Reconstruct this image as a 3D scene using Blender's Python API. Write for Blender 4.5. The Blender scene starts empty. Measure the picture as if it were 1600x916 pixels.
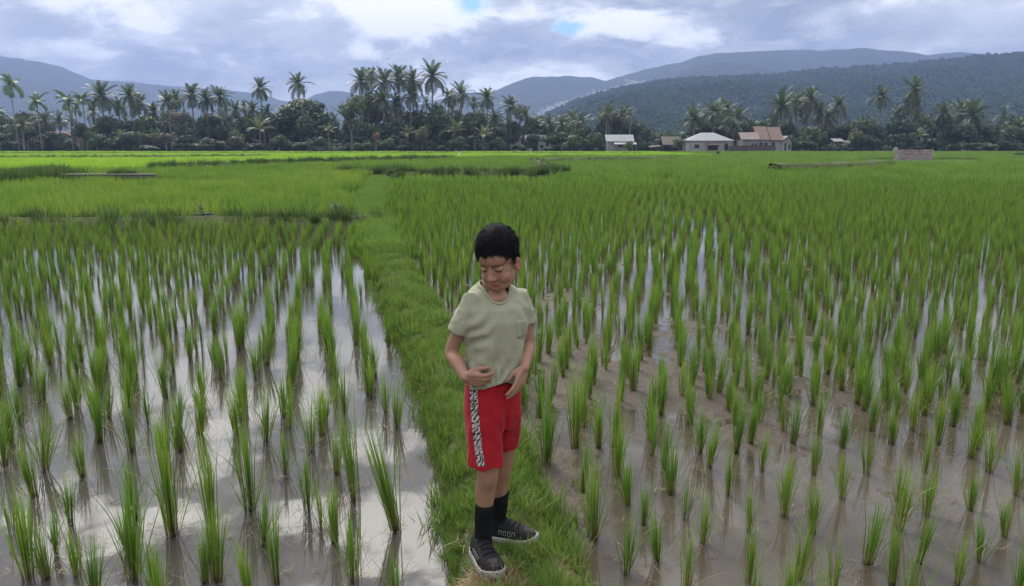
import bpy, math, random
import numpy as np
from mathutils import Vector, Matrix, Euler, noise as mnoise
from mathutils.bvhtree import BVHTree

SC = bpy.context.scene
COL = SC.collection
R = math.radians
rng = np.random.default_rng(7)
random.seed(7)

# ------------------------------------------------------------------ camera
HC, FPX, PITCH = 1.75, 1164.0, R(11.37)
cam = bpy.data.cameras.new('camera'); camo = bpy.data.objects.new('camera', cam); COL.objects.link(camo)
cam.lens = FPX / 1600 * 36; cam.sensor_width = 36; cam.clip_end = 20000; cam.clip_start = 0.05
camo.location = (0, 0, HC); camo.rotation_euler = (R(90) - PITCH, 0, 0)
SC.camera = camo
CP, SP = math.cos(PITCH), math.sin(PITCH)

def ray(u, v):
    a = (u - 800) / FPX; b = -(v - 458) / FPX
    return np.array([a, CP + b * SP, -SP + b * CP])
def P(u, v, Y):                       # the point seen at photo pixel (u,v) at distance Y
    d = ray(u, v); t = Y / d[1]
    return np.array([d[0] * t, Y, HC + d[2] * t])
def G(u, v, z=0.0):                   # the point seen at (u,v) on the level z
    d = ray(u, v); t = (z - HC) / d[2]
    return np.array([d[0] * t, d[1] * t, z])

# ------------------------------------------------------------------ light
SUN_EL, SUN_AZ = R(47), R(-25)        # ahead of the camera, a little to the left, behind thin cloud
SC.view_settings.view_transform = 'Standard'; SC.view_settings.look = 'None'
SC.view_settings.exposure = 0.95; SC.view_settings.gamma = 1
SC.render.engine = 'CYCLES'
SC.cycles.use_denoising = True
SC.cycles.max_bounces = 6; SC.cycles.diffuse_bounces = 3; SC.cycles.glossy_bounces = 2
SC.cycles.transmission_bounces = 3; SC.cycles.transparent_max_bounces = 4; SC.cycles.volume_bounces = 1
SC.cycles.caustics_reflective = False; SC.cycles.caustics_refractive = False
sun = bpy.data.lights.new('sun', 'SUN'); suno = bpy.data.objects.new('sun', sun); COL.objects.link(suno)
sun.energy = 1.5; sun.angle = R(24); sun.color = (1.0, 0.965, 0.90)
sdir = Vector((math.sin(SUN_AZ) * math.cos(SUN_EL), math.cos(SUN_AZ) * math.cos(SUN_EL), math.sin(SUN_EL)))
suno.rotation_euler = sdir.to_track_quat('Z', 'Y').to_euler()

# ------------------------------------------------------------------ node helper
class NT:
    def __init__(s, nt): s.nt = nt; nt.nodes.clear()
    def n(s, typ, ins=None, **props):
        o = s.nt.nodes.new(typ)
        for k, v in props.items(): setattr(o, k, v)
        for k, v in (ins or {}).items():
            sk = o.inputs[k]
            if isinstance(v, bpy.types.NodeSocket): s.nt.links.new(v, sk)
            else: sk.default_value = v
        return o
    def math(s, op, a, b=0.0, c=0.0, clamp=False):
        o = s.n('ShaderNodeMath', {0: a, 1: b, 2: c}, operation=op); o.use_clamp = clamp; return o.outputs[0]
    def vmath(s, op, a, b=(0, 0, 0)):
        o = s.n('ShaderNodeVectorMath', {0: a, 1: b}, operation=op)
        return o.outputs['Value'] if op in ('DOT_PRODUCT', 'LENGTH', 'DISTANCE') else o.outputs[0]
    def mix(s, f, a, b, blend='MIX'):
        o = s.n('ShaderNodeMix', data_type='RGBA', blend_type=blend)
        for k, v in ((0, f), (6, a), (7, b)):
            if isinstance(v, bpy.types.NodeSocket): s.nt.links.new(v, o.inputs[k])
            else: o.inputs[k].default_value = v if k == 0 or len(v) == 4 else (*v, 1)
        return o.outputs[2]
    def ramp(s, f, pts, interp='LINEAR'):
        o = s.n('ShaderNodeValToRGB', {0: f}); cr = o.color_ramp; cr.interpolation = interp
        while len(cr.elements) < len(pts): cr.elements.new(0.5)
        for e, (p, c) in zip(cr.elements, pts):
            e.position = p; e.color = (c, c, c, 1) if isinstance(c, (int, float)) else (*c, 1)
        return o.outputs[0]
    def noise(s, vec, scale, detail=4, rough=0.55, dist=0.0, out=0):
        return s.n('ShaderNodeTexNoise', {'Vector': vec, 'Scale': scale, 'Detail': detail, 'Roughness': rough, 'Distortion': dist}).outputs[out]
    def smooth(s, x, a, b):
        return s.n('ShaderNodeMapRange', {0: x, 1: a, 2: b, 3: 0.0, 4: 1.0}, interpolation_type='SMOOTHSTEP').outputs[0]
    def scalev(s, vec, sc, loc=(0, 0, 0)):
        return s.n('ShaderNodeMapping', {0: vec, 1: loc, 3: sc}).outputs[0]

def material(name, rough=0.8, spec=0.3):
    m = bpy.data.materials.new(name); m.use_nodes = True
    t = NT(m.node_tree)
    out = t.n('ShaderNodeOutputMaterial')
    b = t.n('ShaderNodeBsdfPrincipled', {'Roughness': rough, 'Specular IOR Level': spec})
    m.node_tree.links.new(b.outputs[0], out.inputs[0])
    t.b, t.out, t.m = b, out, m
    return t
def setc(t, col): 
    if isinstance(col, bpy.types.NodeSocket): t.nt.links.new(col, t.b.inputs['Base Color'])
    else: t.b.inputs['Base Color'].default_value = (*col, 1)
def bump(t, h, strength=0.4, dist=0.02):
    o = t.n('ShaderNodeBump', {'Height': h, 'Strength': strength, 'Distance': dist})
    t.nt.links.new(o.outputs[0], t.b.inputs['Normal'])
def plain(name, c1, c2, scale=6, rough=0.8, bumpd=0.0, spec=0.3, detail=5):
    t = material(name, rough, spec)
    co = t.n('ShaderNodeTexCoord').outputs['Object']
    nz = t.noise(co, scale, detail, 0.6)
    setc(t, t.mix(t.smooth(nz, 0.3, 0.7), c1, c2))
    if bumpd: bump(t, nz, 0.6, bumpd)
    return t.m

# ------------------------------------------------------------------ sky
W = bpy.data.worlds.new('World'); SC.world = W; W.use_nodes = True
t = NT(W.node_tree)
dirv = t.n('ShaderNodeTexCoord').outputs['Generated']
sky = t.n('ShaderNodeTexSky', sky_type='NISHITA', sun_disc=False, sun_elevation=SUN_EL, sun_rotation=SUN_AZ, altitude=200, air_density=1.0, dust_density=0.6, ozone_density=1.5)
skyc = t.mix(1.0, sky.outputs[0], (0.75, 1.05, 1.35), 'MULTIPLY')
sep = t.n('ShaderNodeSeparateXYZ', {0: dirv}); dz = sep.outputs[2]
flat = t.scalev(dirv, (1, 1, 2.3), (0.34, 0.2, 0.4))
warp = t.noise(flat, 5.0, 3, 0.5, out=1)
cv = t.vmath('ADD', flat, t.vmath('SCALE', t.vmath('SUBTRACT', warp, (.5, .5, .5)), (0, 0, 0)))
cv.node.inputs[1].links[0].from_node.inputs['Scale'].default_value = 0.10
big = t.noise(cv, 4.2, 8, 0.55)                # the dark and light masses of the deck
mid = t.noise(t.scalev(cv, (1, 1, 1), (3.1, 1.7, 0.2)), 7.5, 9, 0.60)
grey = t.ramp(t.smooth(big, 0.36, 0.66), [(0.0, (2.5, 2.75, 3.3)), (0.5, (4.3, 4.55, 5.1)), (1.0, (6.8, 6.95, 7.3))])
grey = t.mix(t.math('MULTIPLY', t.smooth(mid, 0.46, 0.60), 0.65), grey, (7.0, 7.15, 7.5))
fine = t.noise(t.scalev(cv, (1, 1, 1.2), (1.1, 4.7, 2.2)), 17.0, 6, 0.6)
grey = t.mix(t.math('MULTIPLY', t.smooth(fine, 0.48, 0.62), 0.30), grey, (8.2, 8.2, 8.3))
# the deck brightens towards the zenith, as an overcast sky does, and most round the hidden sun
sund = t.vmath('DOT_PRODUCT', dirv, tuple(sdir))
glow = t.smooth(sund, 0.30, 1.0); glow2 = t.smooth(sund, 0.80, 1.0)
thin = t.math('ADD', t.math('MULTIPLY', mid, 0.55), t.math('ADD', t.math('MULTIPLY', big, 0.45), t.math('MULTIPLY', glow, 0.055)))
for (u, v, w, h, k) in ((660, 18, .075, .036, .10), (985, 38, .10, .022, .085), (580, 85, .035, .010, .07), (1120, 60, .10, .012, .05)):
    d = ray(u, v); d = d / np.linalg.norm(d)
    q = t.vmath('LENGTH', t.vmath('MULTIPLY', t.vmath('SUBTRACT', dirv, tuple(d)), (1 / w, 1 / w, 1 / h)))
    thin = t.math('ADD', thin, t.math('MULTIPLY', t.smooth(q, 1.5, 0.0), k))
white = t.smooth(thin, 0.550, 0.635)
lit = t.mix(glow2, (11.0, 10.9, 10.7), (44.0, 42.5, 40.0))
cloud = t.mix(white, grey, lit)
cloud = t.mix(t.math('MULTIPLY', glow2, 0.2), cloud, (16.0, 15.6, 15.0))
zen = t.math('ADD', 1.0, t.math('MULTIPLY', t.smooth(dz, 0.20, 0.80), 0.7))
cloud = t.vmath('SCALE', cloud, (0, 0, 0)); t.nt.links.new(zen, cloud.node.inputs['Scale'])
# gaps of blue
hole = t.noise(t.scalev(cv, (1, 1, 1.3), (7.3, 2.2, 5.1)), 5.2, 5, 0.5)
holem = t.smooth(hole, 0.76, 0.82)
for (u, v, w, h) in ((735, 2, 0.019, 0.018), (886, 43, 0.021, 0.0075)):
    d = ray(u, v); d = d / np.linalg.norm(d)
    q = t.vmath('SUBTRACT', t.vmath('ADD', dirv, t.vmath('MULTIPLY', t.vmath('SUBTRACT', t.noise(dirv, 40.0, 4, 0.6, out=1), (.5, .5, .5)), (0.03, 0.03, 0.02))), tuple(d))
    q = t.vmath('LENGTH', t.vmath('MULTIPLY', q, (1 / w, 1 / w, 1 / h)))
    holem = t.math('MAXIMUM', holem, t.smooth(q, 1.45, 0.35))
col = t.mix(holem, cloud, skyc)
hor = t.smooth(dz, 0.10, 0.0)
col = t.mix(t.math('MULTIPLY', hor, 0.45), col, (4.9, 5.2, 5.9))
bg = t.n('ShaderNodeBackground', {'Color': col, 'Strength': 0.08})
wo = t.n('ShaderNodeOutputWorld', {'Surface': bg.outputs[0]})
W.cycles.sampling_method = 'MANUAL'; W.cycles.sample_map_resolution = 512

# ------------------------------------------------------------------ mesh helpers
def tag(o, label=None, cat=None, group=None, kind=None):
    if label: o['label'] = label
    if cat: o['category'] = cat
    if group: o['group'] = group
    if kind: o['kind'] = kind
    return o
def mk(name, verts, faces, mat=None, parent=None, smooth=False, loc=None):
    me = bpy.data.meshes.new(name)
    me.from_pydata([tuple(map(float, v)) for v in verts], [], [tuple(map(int, f)) for f in faces])
    if mat: me.materials.append(mat)
    if smooth: me.shade_smooth()
    o = bpy.data.objects.new(name, me); COL.objects.link(o)
    if parent: o.parent = parent
    if loc is not None: o.location = loc
    return o
def fastmesh(name, V, F, mat, smooth=False, attr=None):
    """mesh data from arrays; F is an (n,k) array, attr an (nv,3) array of per-vertex traits"""
    me = bpy.data.meshes.new(name); V = np.asarray(V, np.float32); F = np.asarray(F, np.int32)
    n, k = F.shape
    me.vertices.add(len(V)); me.vertices.foreach_set('co', V.ravel())
    me.loops.add(n * k); me.loops.foreach_set('vertex_index', F.ravel())
    me.polygons.add(n); me.polygons.foreach_set('loop_start', np.arange(n, dtype=np.int32) * k)
    if attr is not None:
        a = me.attributes.new('bl', 'FLOAT_VECTOR', 'POINT'); a.data.foreach_set('vector', np.asarray(attr, np.float32).ravel())
    me.update(calc_edges=True); me.validate()
    if mat: me.materials.append(mat)
    if smooth: me.shade_smooth()
    return me
def link(name, me, parent=None, loc=None):
    o = bpy.data.objects.new(name, me); COL.objects.link(o)
    if parent: o.parent = parent
    if loc is not None: o.location = loc
    return o
def empty(name, loc=(0, 0, 0), rz=0.0):
    o = bpy.data.objects.new(name, None); COL.objects.link(o); o.location = loc; o.rotation_euler = (0, 0, rz)
    o.empty_display_size = 0.2
    return o
def boxvf(x0, x1, y0, y1, z0, z1):
    v = [(x, y, z) for z in (z0, z1) for y in (y0, y1) for x in (x0, x1)]
    f = [(0, 2, 3, 1), (4, 5, 7, 6), (0, 1, 5, 4), (2, 6, 7, 3), (0, 4, 6, 2), (1, 3, 7, 5)]
    return v, f
def box(name, b, mat, parent=None, loc=None):
    return mk(name, *boxvf(*b), mat, parent, loc=loc)
def join(parts):
    V, F, n = [], [], 0
    for v, f in parts:
        V += list(v); F += [tuple(i + n for i in q) for q in f]; n += len(v)
    return V, F
def tube(pts, rad, seg=8, cap=True, ell=None):
    """tube through pts with a radius per point"""
    pts = [Vector(p) for p in pts]; V, F = [], []
    up = Vector((0.13, 0.2, 1)).normalized(); prev = None
    for i, p in enumerate(pts):
        tn = (pts[min(i + 1, len(pts) - 1)] - pts[max(i - 1, 0)]).normalized()
        if prev is None:
            a = tn.cross(Vector((1, 0, 0)) if abs(tn.x) < 0.8 else Vector((0, 1, 0))).normalized()
        else: a = (prev - tn * prev.dot(tn)).normalized()
        prev = a; b = tn.cross(a)
        r = rad[i] if hasattr(rad, '__len__') else rad
        for k in range(seg):
            an = 2 * math.pi * k / seg
            V.append(p + a * (r * math.cos(an)) + b * (r * math.sin(an)))
    for i in range(len(pts) - 1):
        for k in range(seg):
            F.append((i * seg + k, i * seg + (k + 1) % seg, (i + 1) * seg + (k + 1) % seg, (i + 1) * seg + k))
    if cap:
        F.append(tuple(range(seg))[::-1]); F.append(tuple((len(pts) - 1) * seg + k for k in range(seg)))
    return V, F

def scatter(name, protos, pos, rot, scl, idx=None):
    """one uncountable mass: copies of the prototypes on points (geometry nodes)"""
    pos = np.asarray(pos, np.float32); n = len(pos)
    me = bpy.data.meshes.new(name); me.vertices.add(n); me.vertices.foreach_set('co', pos.ravel())
    a = me.attributes.new('rot', 'FLOAT_VECTOR', 'POINT'); a.data.foreach_set('vector', np.asarray(rot, np.float32).ravel())
    scl = np.asarray(scl, np.float32)
    if scl.ndim == 1: scl = np.stack([scl] * 3, 1)
    a = me.attributes.new('scl', 'FLOAT_VECTOR', 'POINT'); a.data.foreach_set('vector', scl.ravel())
    if idx is None: idx = rng.integers(0, len(protos), n)
    a = me.attributes.new('pick', 'INT', 'POINT'); a.data.foreach_set('value', np.asarray(idx, np.int32))
    o = link(name, me)
    g = bpy.data.node_groups.new(name, 'GeometryNodeTree')
    g.interface.new_socket('Geometry', in_out='INPUT', socket_type='NodeSocketGeometry')
    g.interface.new_socket('Geometry', in_out='OUTPUT', socket_type='NodeSocketGeometry')
    N = g.nodes; L = g.links
    gi = N.new('NodeGroupInput'); go = N.new('NodeGroupOutput'); ip = N.new('GeometryNodeInstanceOnPoints'); jn = N.new('GeometryNodeJoinGeometry')
    for p in protos:
        q = N.new('GeometryNodeObjectInfo'); q.inputs['Object'].default_value = p; q.inputs['As Instance'].default_value = True
        L.new(q.outputs['Geometry'], jn.inputs[0])
    def at(nm, ty):
        q = N.new('GeometryNodeInputNamedAttribute'); q.data_type = ty; q.inputs['Name'].default_value = nm; return q.outputs[0]
    e = N.new('FunctionNodeEulerToRotation'); L.new(at('rot', 'FLOAT_VECTOR'), e.inputs[0])
    L.new(gi.outputs[0], ip.inputs['Points']); L.new(jn.outputs[0], ip.inputs['Instance'])
    ip.inputs['Pick Instance'].default_value = True
    L.new(at('pick', 'INT'), ip.inputs['Instance Index']); L.new(e.outputs[0], ip.inputs['Rotation']); L.new(at('scl', 'FLOAT_VECTOR'), ip.inputs['Scale'])
    L.new(ip.outputs[0], go.inputs[0])
    m = o.modifiers.new('scatter', 'NODES'); m.node_group = g
    o['kind'] = 'stuff'
    return o
def proto(name, me):                 # a pattern for scatter(), not placed in the scene itself
    return bpy.data.objects.new(name, me)

def fbm(x, y, z=0.0, o=4, s=1.0):
    return mnoise.fractal(Vector((x * s, y * s, z)), 1.0, 2.0, o)

# ------------------------------------------------------------------ leaf material
def foliage(name, base, mid, tip, dead=(0.30, 0.22, 0.10), trans=0.35, var=0.25, rough=0.45, spec=0.35, root=None):
    t = material(name, rough, spec)
    at = t.n('ShaderNodeAttribute', attribute_name='bl'); s = t.n('ShaderNodeSeparateXYZ', {0: at.outputs['Vector']})
    tt, rr, dd = s.outputs
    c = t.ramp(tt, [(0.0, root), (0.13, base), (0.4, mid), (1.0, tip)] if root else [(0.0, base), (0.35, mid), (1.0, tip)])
    ob = t.n('ShaderNodeObjectInfo').outputs['Random']
    h = t.n('ShaderNodeHueSaturation', {'Hue': t.math('ADD', 0.5, t.math('MULTIPLY', t.math('SUBTRACT', ob, 0.5), -0.028)),
        'Saturation': 1.0, 'Value': t.math('ADD', 1 - var, t.math('MULTIPLY', t.math('ADD', rr, ob), var)), 'Color': c}).outputs[0]
    c = t.mix(dd, h, dead)
    setc(t, c)
    tr = t.n('ShaderNodeBsdfTranslucent', {'Color': t.mix(1.0, c, (1.15, 1.25, 0.55), 'MULTIPLY')})
    mx = t.n('ShaderNodeMixShader', {0: trans, 1: t.b.outputs[0], 2: tr.outputs[0]})
    t.nt.links.new(mx.outputs[0], t.out.inputs[0])
    return t.m

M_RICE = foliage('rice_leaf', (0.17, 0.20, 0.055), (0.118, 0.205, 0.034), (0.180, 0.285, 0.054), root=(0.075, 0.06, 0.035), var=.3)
M_RICE_Y = foliage('rice_leaf_yellowing', (0.15, 0.18, 0.05), (0.128, 0.212, 0.04), (0.195, 0.285, 0.06), trans=0.4)
M_RICE_B = foliage('rice_leaf_sunlit', (0.22, 0.30, 0.05), (0.22, 0.37, 0.04), (0.32, 0.50, 0.06), trans=0.4)  # sunshine on the far strips, put into a brighter leaf colour
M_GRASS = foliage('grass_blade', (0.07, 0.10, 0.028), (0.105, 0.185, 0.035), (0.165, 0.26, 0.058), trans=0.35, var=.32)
M_GRASS_D = foliage('weed_blade', (0.045, 0.065, 0.025), (0.06, 0.105, 0.028), (0.09, 0.145, 0.04), trans=0.25)
M_STRAW = foliage('straw', (0.13, 0.085, 0.045), (0.19, 0.125, 0.065), (0.26, 0.19, 0.10), trans=0.1)

def blades(specs, hub=None):
    """specs: base(3), azimuth, lean0, lean1, length, width, dead, seg -> one connected tuft"""
    V, F, A = [], [], []
    V.append((0, 0, -0.004) if hub is None else hub); A.append((0, .5, 0))
    for (b, az, l0, l1, ln, w, dead, seg, rr) in specs:
        p = np.array(b, float); sx, sy = -math.sin(az), math.cos(az); i0 = len(V)
        tw = rng.uniform(-0.9, 0.9)
        for k in range(seg + 1):
            s = k / seg
            ww = w * (0.55 + 0.45 * min(1, s * 3)) * (1 - s ** 2.2) * 0.5
            cx = sx * math.cos(tw) + math.cos(az) * math.sin(tw); cy = sy * math.cos(tw) + math.sin(az) * math.sin(tw)
            if k < seg:
                V.append((p[0] - cx * ww, p[1] - cy * ww, p[2])); V.append((p[0] + cx * ww, p[1] + cy * ww, p[2]))
                A += [(s, rr, dead)] * 2
            else:
                V.append(tuple(p)); A.append((1, rr, dead))
            le = l0 + (l1 - l0) * s ** 1.6
            p = p + ln / seg * np.array([math.cos(az) * math.sin(le), math.sin(az) * math.sin(le), math.cos(le)])
        for k in range(seg - 1):
            a = i0 + 2 * k; F += [(a, a + 1, a + 3), (a, a + 3, a + 2)]
        a = i0 + 2 * (seg - 1); F.append((a, a + 1, a + 2)); F.append((0, i0 + 1, i0))
    return np.array(V), np.array(F), np.array(A)

def rice_mesh(name, h, n, fan, mat, seg=5, wid=0.0066, droop=2, deadn=2, r0=0.030):
    S = []
    for i in range(n):
        az = rng.uniform(0, 2 * math.pi); q = rng.uniform(0, 1) ** 0.7
        b = (r0 * q * math.cos(az), r0 * q * math.sin(az), rng.uniform(-0.01, 0.0))
        l0 = fan * q * rng.uniform(0.3, 1.0) + (rng.uniform(.05, .35) if rng.random() < .14 else 0); l1 = l0 + rng.uniform(0.0, 0.30) * (0.35 + q)
        S.append((b, az, l0, l1, h * rng.uniform(0.55, 1.05), wid * rng.uniform(0.75, 1.2), 0, seg, rng.random()))
    for i in range(droop):
        az = rng.uniform(0, 2 * math.pi)
        S.append(((0, 0, 0.02), az, 0.25, rng.uniform(1.2, 2.3), h * rng.uniform(0.7, 0.95), wid * 0.8, 0, seg + 2, rng.random()))
    for i in range(deadn):
        az = rng.uniform(0, 2 * math.pi)
        S.append(((0, 0, 0.01), az, rng.uniform(0.3, 0.9), rng.uniform(1.5, 2.2), h * rng.uniform(0.35, 0.7), wid * 0.6, rng.uniform(0.6, 1), seg + 1, rng.random()))
    return _bm(name, S, mat)
def _bm(name, S, mat):
    V, F, A = blades(S); return fastmesh(name, V, F, mat, attr=A)

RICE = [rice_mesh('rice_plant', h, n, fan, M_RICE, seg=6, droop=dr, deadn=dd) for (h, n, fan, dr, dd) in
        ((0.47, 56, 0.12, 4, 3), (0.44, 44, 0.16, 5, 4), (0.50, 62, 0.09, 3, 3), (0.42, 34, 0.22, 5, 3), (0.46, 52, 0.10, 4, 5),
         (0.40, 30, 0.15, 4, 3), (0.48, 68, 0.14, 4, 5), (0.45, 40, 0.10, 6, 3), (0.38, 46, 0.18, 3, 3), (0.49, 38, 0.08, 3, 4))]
RICE_LO = [proto('rice_pattern', rice_mesh('rice_pattern', h, n, fan, M_RICE, seg=3, wid=0.0085, droop=2, deadn=1, r0=0.025)) for (h, n, fan) in
           ((0.46, 28, 0.13), (0.43, 24, 0.16), (0.48, 30, 0.11), (0.40, 26, 0.15))]

def patch(name, size, spc, h, mat, n=9, wid=0.02):
    """a square of standing crop for the distance"""
    S = []; g = np.arange(-size / 2 + spc / 2, size / 2, spc)
    for x in g:
        for y in g:
            x_, y_ = x + rng.normal(0, spc * .18), y + rng.normal(0, spc * .18); hh = h * rng.uniform(0.8, 1.1)
            for i in range(n):
                az = rng.uniform(0, 2 * math.pi)
                l0 = rng.uniform(0, 0.25)
                S.append(((x_ + rng.normal(0, .02), y_ + rng.normal(0, .02), 0), az, l0, l0 + rng.uniform(.05, .5), hh * rng.uniform(.6, 1.05), wid, 0, 3, rng.random()))
    return proto(name, _bm(name, S, mat))
PATCH_M = [patch('crop_pattern', 1.0, 0.24, 0.46, M_RICE) for i in range(3)]
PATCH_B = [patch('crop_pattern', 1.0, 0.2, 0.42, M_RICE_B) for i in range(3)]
PATCH_Y = [patch('crop_pattern', 1.0, 0.2, 0.5, M_RICE_Y, n=11) for i in range(3)]

def tuft_mesh(name, n, h, rad, mat, fan=0.5, wid=0.004, seg=4, dead=0.08, curl=0.9):
    S = []
    for i in range(n):
        a = rng.uniform(0, 6.283); q = rad * math.sqrt(rng.random()); az = rng.uniform(0, 6.283)
        l0 = rng.uniform(0, fan)
        S.append(((q * math.cos(a), q * math.sin(a), -0.005), az, l0, l0 + rng.uniform(.1, curl), h * rng.uniform(.45, 1.1), wid * rng.uniform(.7, 1.3),
                  rng.uniform(.5, 1) if rng.random() < dead else 0, seg, rng.random()))
    return _bm(name, S, mat)
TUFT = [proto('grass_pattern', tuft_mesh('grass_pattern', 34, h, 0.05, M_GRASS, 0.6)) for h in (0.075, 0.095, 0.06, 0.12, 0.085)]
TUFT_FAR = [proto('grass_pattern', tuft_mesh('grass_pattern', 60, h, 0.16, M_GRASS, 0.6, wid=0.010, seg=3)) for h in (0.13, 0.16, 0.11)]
WEED = [proto('weed_pattern', tuft_mesh('weed_pattern', 60, h, 0.22, M_GRASS_D, 0.7, wid=0.02, seg=3, dead=0.03)) for h in (0.42, 0.5, 0.35)]
STRAW = [proto('straw_pattern', tuft_mesh('straw_pattern', 24, 0.11, 0.05, M_STRAW, 1.6, wid=0.0035, dead=0.5, curl=0.5)) for i in range(3)]

# ------------------------------------------------------------------ ground
BUND = np.array([(0.10, -1.5), (0.06, 1.2), (0.03, 2.6), (-0.07, 3.4), (-0.35, 4.85), (-0.95, 7.3), (-2.15, 12.2), (-3.9, 20), (-6.4, 36)])
BW = np.array([0.28, 0.26, 0.25, 0.245, 0.25, 0.265, 0.32, 0.42, 0.65])      # half widths
def bund_c(y): return np.interp(y, BUND[:, 1], BUND[:, 0])
def bund_w(y): return np.interp(y, BUND[:, 1], BW)
YL = 15.3                                                                      # the cross bund that ends the near left paddy

t = material('earth', 0.9)
co = t.n('ShaderNodeTexCoord').outputs['Object']
sy = t.n('ShaderNodeSeparateXYZ', {0: co}).outputs[1]
n1 = t.noise(co, 0.35, 6, 0.6); n2 = t.noise(co, 9, 5, 0.6)
mud = t.mix(n2, (0.10, 0.075, 0.055), (0.16, 0.125, 0.09)); 
far = t.mix(t.smooth(n1, .35, .65), (0.05, 0.062, 0.028), (0.085, 0.08, 0.045))
setc(t, t.mix(t.smooth(sy, 60, 110), mud, far)); bump(t, n2, 0.5, 0.05)
xs = np.concatenate([-np.geomspace(6000, 30, 14), np.linspace(-24, 24, 17), np.geomspace(30, 6000, 14)])
ys = np.concatenate([[-3000, -400, -60, -12], np.linspace(-4, 60, 33), np.geomspace(66, 7000, 22)])
V = [(x, y, -0.10 if y < 118 else 0.05) for y in ys for x in xs]
nx = len(xs); F = [(j * nx + i, j * nx + i + 1, (j + 1) * nx + i + 1, (j + 1) * nx + i) for j in range(len(ys) - 1) for i in range(nx - 1)]
tag(mk('ground', V, F, t.m), kind='structure')

# muddy water, one sheet a paddy
def water_mat(name, c1, c2, rough, ior):
    t = material(name, rough, 0.5); t.b.inputs['IOR'].default_value = ior
    co = t.n('ShaderNodeTexCoord').outputs['Object']
    n = t.noise(co, 1.3, 6, 0.6, 0.4); f = t.noise(co, 34, 3, 0.6)
    setc(t, t.mix(t.smooth(n, .3, .72), c1, c2))
    r = t.math('ADD', rough, t.math('MULTIPLY', t.smooth(t.noise(co, 5, 4, .6), .5, .8), 0.03))
    t.nt.links.new(r, t.b.inputs['Roughness'])
    bump(t, t.math('ADD', t.math('MULTIPLY', t.noise(co, 5, 2, .4), 1.0), t.math('MULTIPLY', f, 0.10)), 0.06, 0.010)
    return t.m
M_WL = water_mat('muddy_water', (0.050, 0.044, 0.036), (0.072, 0.064, 0.053), 0.006, 1.48)
M_WR = water_mat('muddy_water_brown', (0.055, 0.045, 0.032), (0.082, 0.068, 0.050), 0.010, 1.38)
def sheet(name, mat, side, y1):
    yy = np.linspace(-2, y1, 24); V, F = [], []
    for y in yy:
        c = bund_c(y); o = side * (0.8 * abs(y) + 6)
        V += [(c, y, 0), (o, y, 0)]
    for k in range(len(yy) - 1):
        F.append((2 * k, 2 * k + 1, 2 * k + 3, 2 * k + 2) if side > 0 else (2 * k + 1, 2 * k, 2 * k + 2, 2 * k + 3))
    return tag(mk(name, V, F, mat), kind='structure')
sheet('paddy_water', M_WL, -1, YL)
sheet('paddy_water', M_WR, 1, 46)
# the soaked soil of the second left paddy
t = material('wet_soil', 0.6, 0.2); co = t.n('ShaderNodeTexCoord').outputs['Object']
setc(t, t.mix(t.noise(co, 3, 5, .6), (0.09, 0.085, 0.04), (0.15, 0.13, 0.07)))
V = []; yy = np.linspace(YL, 46, 14)
for y in yy: V += [(-(0.8 * y + 6), y, 0.0), (bund_c(y), y, 0.0)]
tag(mk('paddy_soil', V, [(2 * k, 2 * k + 1, 2 * k + 3, 2 * k + 2) for k in range(13)], t.m), kind='structure')

# mud standing out of the shallow water on the right, and a little by the bund on the left
def mud_sheet(name, x0, x1, y0, y1, step, fn, mat):
    xs = np.arange(x0, x1, step); ys = np.arange(y0, y1, step); nx = len(xs); V = []; F = []
    H = np.array([[fn(x, y) for x in xs] for y in ys])
    idx = -np.ones(H.shape, int)
    for j in range(len(ys) - 1):
        for i in range(nx - 1):
            if max(H[j:j + 2, i:i + 2].ravel()) > -0.004:
                q = []
                for a, b in ((j, i), (j, i + 1), (j + 1, i + 1), (j + 1, i)):
                    if idx[a, b] < 0: idx[a, b] = len(V); V.append((xs[b], ys[a], H[a, b]))
                    q.append(idx[a, b])
                F.append(q)
    o = mk(name, V, F, mat, smooth=True); return o
t = material('wet_mud', 0.55, 0.25); co = t.n('ShaderNodeTexCoord').outputs['Object']; n = t.noise(co, 26, 6, .65)
setc(t, t.mix(t.smooth(n, .3, .7), (0.052, 0.038, 0.028), (0.095, 0.073, 0.055))); bump(t, n, 0.9, 0.012)
M_MUD = t.m
def mud_h(x, y):
    if x < bund_c(y): return -1
    a = fbm(x, y, 3.3, 5, 1.25); b = fbm(x, y, 9.1, 4, 7.0); r = x - bund_c(y) - bund_w(y)
    g = 0.30 * math.exp(-((y - 5.6) / 2.0) ** 2 - ((r - 1.0) / 1.3) ** 2) + 0.34 * math.exp(-(max(r, 0) / 0.22) ** 2)
    return 0.040 * (a * 0.75 + b * 0.38 + g * 2.1 - 0.50)
tag(mud_sheet('mud_bank', -0.6, 4.2, 2.2, 13, 0.035, mud_h, M_MUD), kind='structure')
def mud_l(x, y):
    if x > bund_c(y): return -1
    b = fbm(x, y, 2.1, 5, 6.0); r = bund_c(y) - bund_w(y) - x
    return 0.04 * (b * 0.5 + fbm(x, y, 5.5, 4, 1.6) * .55 + 0.30 * math.exp(-(max(r, 0) / 0.08) ** 2) - 0.74)
tag(mud_sheet('mud_bank', -3.2, 0.2, 2.2, 9, 0.035, mud_l, M_MUD), kind='structure')

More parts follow.
